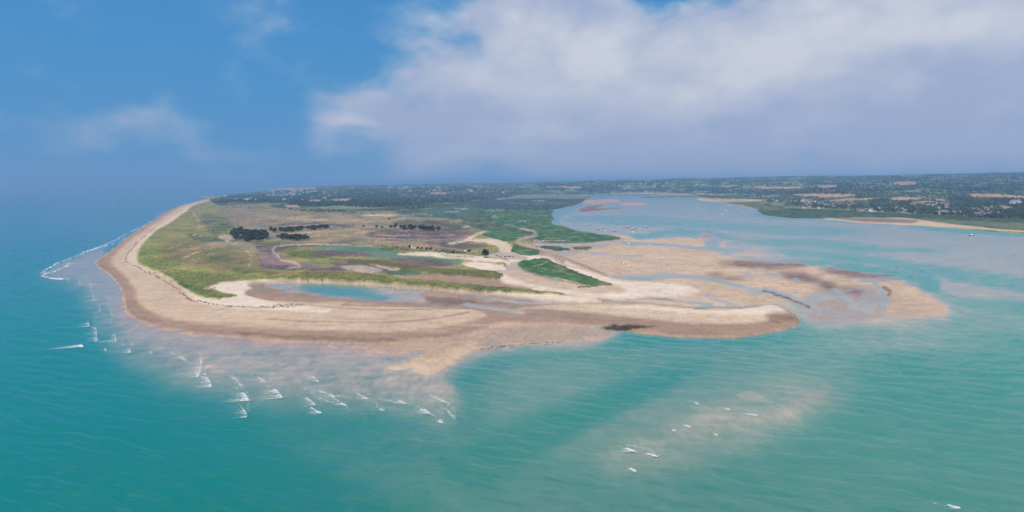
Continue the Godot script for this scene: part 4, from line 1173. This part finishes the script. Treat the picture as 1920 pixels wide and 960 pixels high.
# ---------------------------------------------------------------- foam of the breaking waves
func build_foam() -> void:
	var st := SurfaceTool.new()
	st.begin(Mesh.PRIMITIVE_TRIANGLES)
	var blob := func(px: float, py: float, size: float, lift: float) -> void:
		var p := at(px, py)
		p.y = 0.06 + lift
		var n := 5
		var a0 := rng.randf() * TAU
		st.set_normal(Vector3(0, 1, 0))
		var ring: Array[Vector3] = []
		for k in n:
			var a := a0 + TAU * k / n
			ring.append(p + Vector3(cos(a) * size * rng.randf_range(0.5, 1.5), rng.randf_range(-0.04, 0.12), sin(a) * size * rng.randf_range(0.5, 1.5)))
		for k in n:
			st.add_vertex(p + Vector3(0, 0.14 + lift, 0)); st.add_vertex(ring[k]); st.add_vertex(ring[(k + 1) % n])
	# breakers: foot of the crest, height and lean of the crest in the picture, length of the foam streaming off it
	for c in [
			[372, 706, 6, 32, 30], [397, 726, -12, 26, 34], [466, 751, -10, 16, 42], [462, 782, -6, 18, 26], [530, 746, -14, 18, 38], [455, 725, -20, 22, 8], [592, 760, -16, 14, 24], [602, 774, -18, 10, 20], [652, 762, -30, 18, 18], [628, 744, -30, 12, 16], [690, 748, -20, 10, 16], [720, 770, -14, 8, 8], [762, 757, -12, 6, 14], [806, 775, -10, 8, 22], [832, 794, -10, 6, 12], [838, 755, -34, 14, 10], [848, 780, -12, 14, 6], [598, 716, -12, 10, 12], [500, 717, -16, 10, 12], [380, 680, -4, 20, 6], [350, 676, -16, 16, 8],
			[182, 640, -2, 26, 26], [156, 650, -4, 4, 55], [218, 640, -2, 14, 18], [246, 661, -4, 6, 16], [200, 657, -2, 4, 8], [168, 612, -2, 8, 22], [210, 590, -8, 22, 4], [190, 585, -4, 12, 6], [204, 560, -2, 10, 4], [250, 647, -6, 8, 4], [286, 662, -6, 4, 6], [345, 674, -26, 14, 4],
			[178, 566, -6, 32, 24], [152, 534, -4, 12, 10], [133, 526, -12, 6, 12],
[1234, 856, -20, 6, 16], [1192, 884, -8, 6, 14], [1190, 846, -14, 6, 22], [1268, 808, -6, 2, 8], [1296, 801, -12, 4, 8], [1345, 816, -4, 2, 4], [1420, 779, -22, 3, 10], [1370, 768, -14, 3, 8], [1310, 758, -6, 4, 6], [1800, 953, -22, 6, 14]]:
		var len_c := sqrt(c[2] * c[2] + c[3] * c[3])
		var bend := rng.randf_range(-0.25, 0.25) * len_c
		for k in int(len_c * 4.2):
			var t := pow(rng.randf(), 1.3)
			var gap := wobble.get_noise_2d(c[0] * 3.0 + t * len_c * 6.0, c[1] * 7.0)
			if gap < -0.12:
				continue
			var spread := 0.5 + 0.9 * (1.0 - t)
			blob.call(c[0] + c[2] * t + bend * t * (1.0 - t) + rng.randfn() * spread - absf(rng.randfn()) * 1.4, c[1] - c[3] * t + rng.randfn() * spread * 0.8, rng.randf_range(0.07, 0.27), 0.05)
		for k in int(len_c * 1.6):
			var t := 1.0 + rng.randf() * 1.2
			if wobble.get_noise_2d(c[0] * 5.0 + t * len_c * 4.0, c[1] * 3.0) > 0.0:
				blob.call(c[0] + c[2] * t - rng.randf() * 2.0, c[1] - c[3] * 0.7 * t + rng.randfn() * 0.4, rng.randf_range(0.05, 0.2), 0.0)
		for k in 4 + int(c[4] * 0.7):
			var t := pow(rng.randf(), 1.4)
			var run: float = c[4] * rng.randf_range(0.3, 1.5) * (1.0 - 0.5 * t)
			var x0: float = c[0] + c[2] * t + bend * t * (1.0 - t)
			var y0: float = c[1] - c[3] * t
			for q in int(run * 1.7):
				var d := pow(rng.randf(), 1.5)
				blob.call(x0 - d * run, y0 + d * run * 0.08 + rng.randfn() * 0.3, rng.randf_range(0.05, 0.26) * (1.15 - d), 0.0)
	# the line of surf along the outer beach
	for line in [[78, 512, 100, 498, 140, 481, 180, 466, 205, 456, 240, 438, 262, 427, 285, 414, 300, 404, 330, 390], [82, 514, 110, 506, 132, 492], [170, 470, 210, 458, 250, 440, 262, 430], [80, 518, 100, 522, 116, 523], [290, 404, 310, 395, 345, 381, 370, 373, 395, 367], [150, 476, 190, 461, 230, 442, 270, 424, 300, 407, 330, 391, 350, 381]]:
		var sm := smooth(line, false, 1.5, 12)
		for k in sm.size() - 1:
			var strength := clampf(0.55 + 1.4 * wobble.get_noise_2d(sm[k].x * 6.0, sm[k].y * 6.0), 0.0, 1.0)
			for q in int(strength * 17.0):
				var p := sm[k].lerp(sm[k + 1], rng.randf())
				blob.call(p.x + rng.randfn() * 1.2, p.y + rng.randfn() * 0.6, rng.randf_range(0.3, 1.5), 0.05)
	# thin crests that link the breakers over the shoal
	for line in [[322, 664, 348, 676, 372, 698, 392, 722], [430, 704, 452, 722, 468, 746, 462, 780], [480, 712, 510, 728, 536, 744], [556, 712, 592, 742, 612, 752, 652, 764], [598, 730, 640, 744, 690, 748, 720, 768], [690, 738, 730, 752, 766, 758, 806, 774, 834, 794], [806, 740, 830, 750, 850, 768, 852, 786], [150, 532, 178, 552, 186, 580, 176, 604], [200, 556, 212, 584, 206, 610], [178, 612, 184, 640, 216, 640, 250, 658], [1180, 834, 1210, 842, 1240, 856]]:
		var sm := smooth(line, false, 3.0, 30)
		for k in sm.size() - 1:
			var strength := clampf(0.25 + 1.8 * wobble.get_noise_2d(sm[k].x * 4.0 + 40.0, sm[k].y * 9.0), 0.0, 1.0)
			for q in int(strength * 3.4 * sm[k].distance_to(sm[k + 1]) + rng.randf()):
				var p := sm[k].lerp(sm[k + 1], rng.randf())
				blob.call(p.x - absf(rng.randfn()) * 1.0, p.y + rng.randfn() * 0.35, rng.randf_range(0.05, 0.2), 0.0)
	# whitecaps scattered over the open water
	for k in 30:
		var p := Vector2(rng.randf_range(0, 330), rng.randf_range(380, 640)) if k < 40 else Vector2(rng.randf_range(1000, 1900), rng.randf_range(720, 950))
		if p.x + (p.y - 380.0) * 1.1 > 330.0 and k < 40:
			continue
		for q in 4:
			blob.call(p.x + rng.randfn() * 1.2, p.y + rng.randfn() * 0.3, rng.randf_range(0.1, 0.28), 0.0)
	var o := MeshInstance3D.new()
	o.name = "wave_foam"
	o.mesh = st.commit()
	var fm: StandardMaterial3D = paint("foam", 0.85, 0.87, 0.88, 0.9)
	fm.albedo_color.a = 0.5
	fm.transparency = BaseMaterial3D.TRANSPARENCY_ALPHA
	o.material_override = fm
	o.set_meta("kind", "stuff")
	o.set_meta("label", "white foam of waves breaking over the shoals")
	o.set_meta("category", "foam")
	add_child(o)
# ---------------------------------------------------------------- sky: blue air, a bank of soft cumulus, thin wisps
var cloud_noise := FastNoiseLite.new()
var shade_noise := FastNoiseLite.new()
var puff_noise := FastNoiseLite.new()
# each lobe: azimuth, elevation, half width, half height in degrees, amount
var lobes := []
var lights := []

func lobe(list: Array, px: float, py: float, w: float, h: float, amount: float) -> void:
	list.append([px, py, w, h, amount])

func mass(list: Array, px: float, py: float) -> float:
	var s := 0.0
	for l in list:
		var dx: float = (px - l[0]) / l[2]
		var dy: float = (py - l[1]) / l[3]
		var d := dx * dx + dy * dy
		if d < 6.0:
			s += l[4] * exp(-d)
	return s

func sky_color(az: float, el: float) -> Color:
	# az and el in degrees; flat angular coordinates at 22.4 units per degree
	var px := 960.0 + az * 23.6
	var py := 345.0 - el * 22.6
	var low := clampf(1.0 - el / 14.0, 0.0, 1.0)
	var high := clampf((el - 10.0) / 60.0, 0.0, 1.0)
	var east := smoothstep(-22.0, 16.0, az) * (1.0 - smoothstep(70.0, 140.0, az))
	var air := Color8(76, 145, 202).lerp(Color8(94, 149, 197), low * low)
	air = air.lerp(Color8(146, 167, 203), low * low * (0.25 + 0.75 * east))
	air = air.lerp(Color8(44, 96, 176), high)
	var wx := cloud_noise.get_noise_2d(px * 0.5 + 3000.0, py * 1.2) * 70.0
	var wy := cloud_noise.get_noise_2d(px * 0.6, py * 1.5 + 900.0) * 34.0
	var n := cloud_noise.get_noise_2d(px * 0.62, py * 1.05)
	var cover := mass(lobes, px + wx, py + wy)
	# beyond the picture the same broken cloud goes on
	var outside := clampf(maxf(absf(az) - 40.0, (el - 15.0) * 1.5) / 10.0, 0.0, 1.0)
	if outside > 0.0:
		var broad := cloud_noise.get_noise_3d(cos(deg_to_rad(az)) * 110.0 * cos(deg_to_rad(el)), sin(deg_to_rad(el)) * 200.0, sin(deg_to_rad(az)) * 110.0 * cos(deg_to_rad(el)))
		cover = lerpf(cover + n * 0.55, 0.45 + 1.6 * broad, outside)
		n = lerpf(shade_noise.get_noise_2d(px * 0.7, py * 1.4), broad, outside)
	else:
		cover += n * 0.55
		n = shade_noise.get_noise_2d(px * 0.7, py * 1.4)
	var puff := -puff_noise.get_noise_2d(px + wx * 0.5, py * 1.7 + wy) - 0.45
	cover += puff * 0.32 * (1.0 - low * 0.6)
	var a := smoothstep(0.1, 0.85, cover)
	var lit := mass(lights, px + wx * 0.6, py + wy * 0.6) + n * 0.5 + puff * 0.75 * (1.0 - low * 0.7)
	lit = lerpf(lit, 0.45 + n * 0.5, outside)
	var body := Color8(167, 179, 208).lerp(Color8(213, 214, 224), clampf(lit, 0.0, 1.0))
	body = body.lerp(Color8(156, 173, 205), 0.75 * low * low * (1.0 - 0.5 * clampf(lit, 0.0, 1.0)))
	return air.lerp(body, a * 0.94)

func build_sky() -> ImageTexture:
	cloud_noise.seed = 21
	cloud_noise.frequency = 0.006
	cloud_noise.fractal_octaves = 5
	shade_noise.seed = 34
	shade_noise.frequency = 0.006
	shade_noise.fractal_octaves = 5
	puff_noise.seed = 55
	puff_noise.noise_type = FastNoiseLite.TYPE_CELLULAR
	puff_noise.cellular_return_type = FastNoiseLite.RETURN_DISTANCE
	puff_noise.frequency = 0.012
	puff_noise.fractal_type = FastNoiseLite.FRACTAL_FBM
	puff_noise.fractal_octaves = 4
	puff_noise.fractal_gain = 0.55
	for l in [[1500, 250, 620, 130, 1.1], [1000, 200, 300, 130, 0.75], [1020, 40, 120, 90, 0.9], [1150, 60, 90, 60, 0.5], [1500, 70, 200, 80, 0.9], [1850, 60, 240, 120, 1.1], [1250, 120, 200, 60, 0.6], [860, 150, 100, 45, 0.5], [800, 45, 60, 22, 0.3], [660, 233, 40, 16, 0.5], [760, 250, 160, 70, 0.3], [1270, -8, 90, 22, -1.2],
			[60, 165, 130, 30, 0.33], [70, 262, 70, 12, 0.25], [310, 245, 110, 28, 0.28], [350, 290, 150, 20, 0.15], [700, 180, 60, 40, 0.15]]:
		lobe(lobes, l[0], l[1], l[2], l[3], l[4])
	for l in [[1010, 90, 130, 60, 0.6], [1180, 110, 160, 70, 0.6], [1500, 95, 150, 70, 0.75], [1420, 150, 200, 40, 0.5], [1800, 60, 200, 60, 0.75], [860, 155, 70, 35, 0.55], [662, 233, 36, 14, 0.55], [1240, 200, 200, 30, 0.45], [1180, 20, 60, 30, 0.5], [1480, 5, 60, 20, 0.5], [1100, 240, 160, 24, 0.3], [1000, 180, 90, 30, 0.35], [1750, 110, 160, 30, 0.35], [800, 50, 60, 20, 0.3]]:
		lobe(lights, l[0], l[1], l[2], l[3], l[4])
	var w := 512
	var h := 256
	var im := Image.create_empty(w, h, false, Image.FORMAT_RGB8)
	for j in h:
		for i in w:
			im.set_pixel(i, j, sky_color((i + 0.5) / w * 360.0 - 180.0, maxf(90.0 - (j + 0.5) / h * 180.0, -1.0)))
	im.resize(4096, 2048, Image.INTERPOLATE_CUBIC)
	for j in range(820, 1030):
		for i in range(1590, 2507):
			im.set_pixel(i, j, sky_color((i + 0.5) / 4096.0 * 360.0 - 180.0, maxf(90.0 - (j + 0.5) / 2048.0 * 180.0, -1.0)))
	return ImageTexture.create_from_image(im)

# ---------------------------------------------------------------- water: a real surface over a real depth of turbid water
func build_water() -> void:
	var normal := NoiseTexture2D.new()
	normal.width = 512
	normal.height = 512
	normal.seamless = true
	normal.as_normal_map = true
	normal.bump_strength = 6.0
	var nn := FastNoiseLite.new()
	nn.seed = 3
	nn.frequency = 0.02
	nn.fractal_octaves = 5
	normal.noise = nn
	var m := StandardMaterial3D.new()
	m.resource_name = "water"
	m.transparency = BaseMaterial3D.TRANSPARENCY_ALPHA
	m.albedo_color = Color(1, 1, 1, 0.0)
	m.roughness = 0.12
	m.metallic_specular = 0.46
	m.normal_enabled = true
	m.normal_texture = normal
	m.normal_scale = 0.14
	m.uv1_triplanar = true
	m.uv1_world_triplanar = true
	m.uv1_scale = Vector3(0.013, 0.02, 0.03)
	# sheet: the columns and rows of the ground, every second one, and an apron out to the horizon
	var swell := FastNoiseLite.new()
	swell.seed = 8
	swell.frequency = 1.0
	swell.fractal_octaves = 3
	var us := PackedFloat32Array([-40.0, -8.0, -3.0, -1.6])
	for i in range(0, NU, 2):
		us.append(U0 + DU * i)
	us.append_array([1.6, 3.0, 8.0, 40.0])
	var zs := PackedFloat32Array([60000.0, 40000.0, 25000.0])
	for j in range(0, NV, 2):
		zs.append(row_z(j))
	zs.append_array([120.0, 60.0, 20.0])
	var nu := us.size()
	var nz := zs.size()
	var pos := PackedVector3Array()
	pos.resize(nu * nz)
	var y := PackedFloat32Array()
	y.resize(nu * nz)
	for j in nz:
		var z := zs[j]
		for i in nu:
			var x := us[i] * z
			var h := 0.0
			if z < 2200.0 and absf(us[i]) < 1.0 and z > 185.0:
				var depth := -heights[clampi((j - 3) * 2, 0, NV - 1) * NU + clampi((i - 4) * 2, 0, NU - 1)]
				if depth > 0.02:
					var a := minf(depth * 0.3, 0.5) * clampf(1.0 - z / 2200.0, 0.0, 1.0)
					# crests lie from upper left to lower right, long along the crest
					var along := x * 0.90 + z * -0.43
					var across := x * 0.43 + z * 0.90
					h = a * (swell.get_noise_2d(along * 0.02, across * 0.085) * 1.5 + swell.get_noise_2d(along * 0.055 + 70.0, across * 0.19) * 0.8)
			y[j * nu + i] = h
			pos[j * nu + i] = Vector3(x, h, -z)
	var nor := PackedVector3Array()
	nor.resize(nu * nz)
	nor.fill(Vector3.UP)
	for j in range(4, nz - 4):
		var dz := zs[j - 1] - zs[j + 1]
		for i in range(5, nu - 5):
			var k := j * nu + i
			var gx := (y[k + 1] - y[k - 1]) / ((us[i + 1] - us[i - 1]) * zs[j])
			var gz := gx * us[i] - (y[k - nu] - y[k + nu]) / dz
			nor[k] = Vector3(-gx, 1.0, -gz).normalized()
	var idx := PackedInt32Array()
	for j in nz - 1:
		for i in nu - 1:
			var k := j * nu + i
			for q in [k, k + 1, k + nu, k + 1, k + nu + 1, k + nu]:
				idx.append(q)
	var arr := []
	arr.resize(Mesh.ARRAY_MAX)
	arr[Mesh.ARRAY_VERTEX] = pos
	arr[Mesh.ARRAY_NORMAL] = nor
	arr[Mesh.ARRAY_INDEX] = idx
	var mesh := ArrayMesh.new()
	mesh.add_surface_from_arrays(Mesh.PRIMITIVE_TRIANGLES, arr)
	var o := MeshInstance3D.new()
	o.name = "sea"
	o.mesh = mesh
	o.material_override = m
	o.set_meta("kind", "structure")
	o.set_meta("label", "rippled surface of the sea and the estuary")
	o.set_meta("category", "water")
	add_child(o)
	# the body of the water: silty and green over the shoals and in the estuary, clear and blue out to sea;
	# one mass passes into the next from the river mouth seaward
	var seaward := Vector3(-0.95, 0, -0.31).normalized()
	var turn := atan2(-seaward.z, seaward.x)
	var first := -150.0
	var n_mass := 14
	for k in n_mass:
		var from := -60000.0 if k == 0 else first + 135.0 * (k - 1)
		var to := 60000.0 if k == n_mass - 1 else first + 135.0 * k
		var f := FogVolume.new()
		f.name = numbered("sea_water")
		f.shape = RenderingServer.FOG_VOLUME_SHAPE_BOX
		f.size = Vector3(to - from - 0.004, 12.0, 120000)
		f.position = seaward * (from + to) * 0.5 + Vector3(0, -6.05, 0)
		f.rotation.y = turn
		var fm := FogMaterial.new()
		var t := float(k) / (n_mass - 1)
		fm.albedo = Color(lerpf(0.012, 0.003, t), lerpf(0.84, 0.50, t), lerpf(0.62, 0.68, t)).linear_to_srgb()
		fm.density = 0.22
		f.material = fm
		f.set_meta("kind", "structure")
		f.set_meta("label", "body of the sea water, green inshore and blue offshore")
		f.set_meta("category", "water")
		add_child(f, true)
func _ready() -> void:
	rng.seed = 11
	wobble.seed = 2
	wobble.frequency = 0.05
	wobble.fractal_octaves = 3
	basis_cam = Basis(Vector3.RIGHT, -deg_to_rad(6.05)) * Basis(Vector3.BACK, -deg_to_rad(0.3))
	var cam := Camera3D.new()
	cam.name = "camera"
	cam.transform = Transform3D(basis_cam, Vector3(0, EYE, 0))
	cam.fov = rad_to_deg(2.0 * atan(480.0 / FOCAL))
	cam.near = 1.0
	cam.far = 100000.0
	add_child(cam)
	var env := Environment.new()
	env.background_mode = Environment.BG_SKY
	var sky := Sky.new()
	var sm := PanoramaSkyMaterial.new()
	sm.panorama = build_sky()
	sky.sky_material = sm
	env.sky = sky
	env.sky_rotation = Vector3(0, PI, 0)
	env.tonemap_mode = Environment.TONE_MAPPER_LINEAR
	env.tonemap_exposure = 1.0
	env.fog_enabled = true
	env.fog_density = 0.00008
	env.fog_light_color = Color(0.61, 0.81, 1.0)
	env.volumetric_fog_enabled = true
	env.volumetric_fog_density = 0.0
	env.sdfgi_enabled = true
	env.ssao_enabled = true
	env.ssil_enabled = true
	var we := WorldEnvironment.new()
	we.environment = env
	add_child(we)
	var sun := DirectionalLight3D.new()
	sun.name = "sun"
	sun.light_energy = 1.45
	sun.light_color = Color(1.0, 0.96, 0.9)
	sun.light_angular_distance = 0.5
	sun.shadow_enabled = true
	sun.rotation_degrees = Vector3(-56, -25, 0)
	add_child(sun)

	build_ground()
	build_water()
	build_foam()
	build_wrack()
	build_trees()
	build_woods()
	build_houses()
	build_boats()
	build_vehicles()
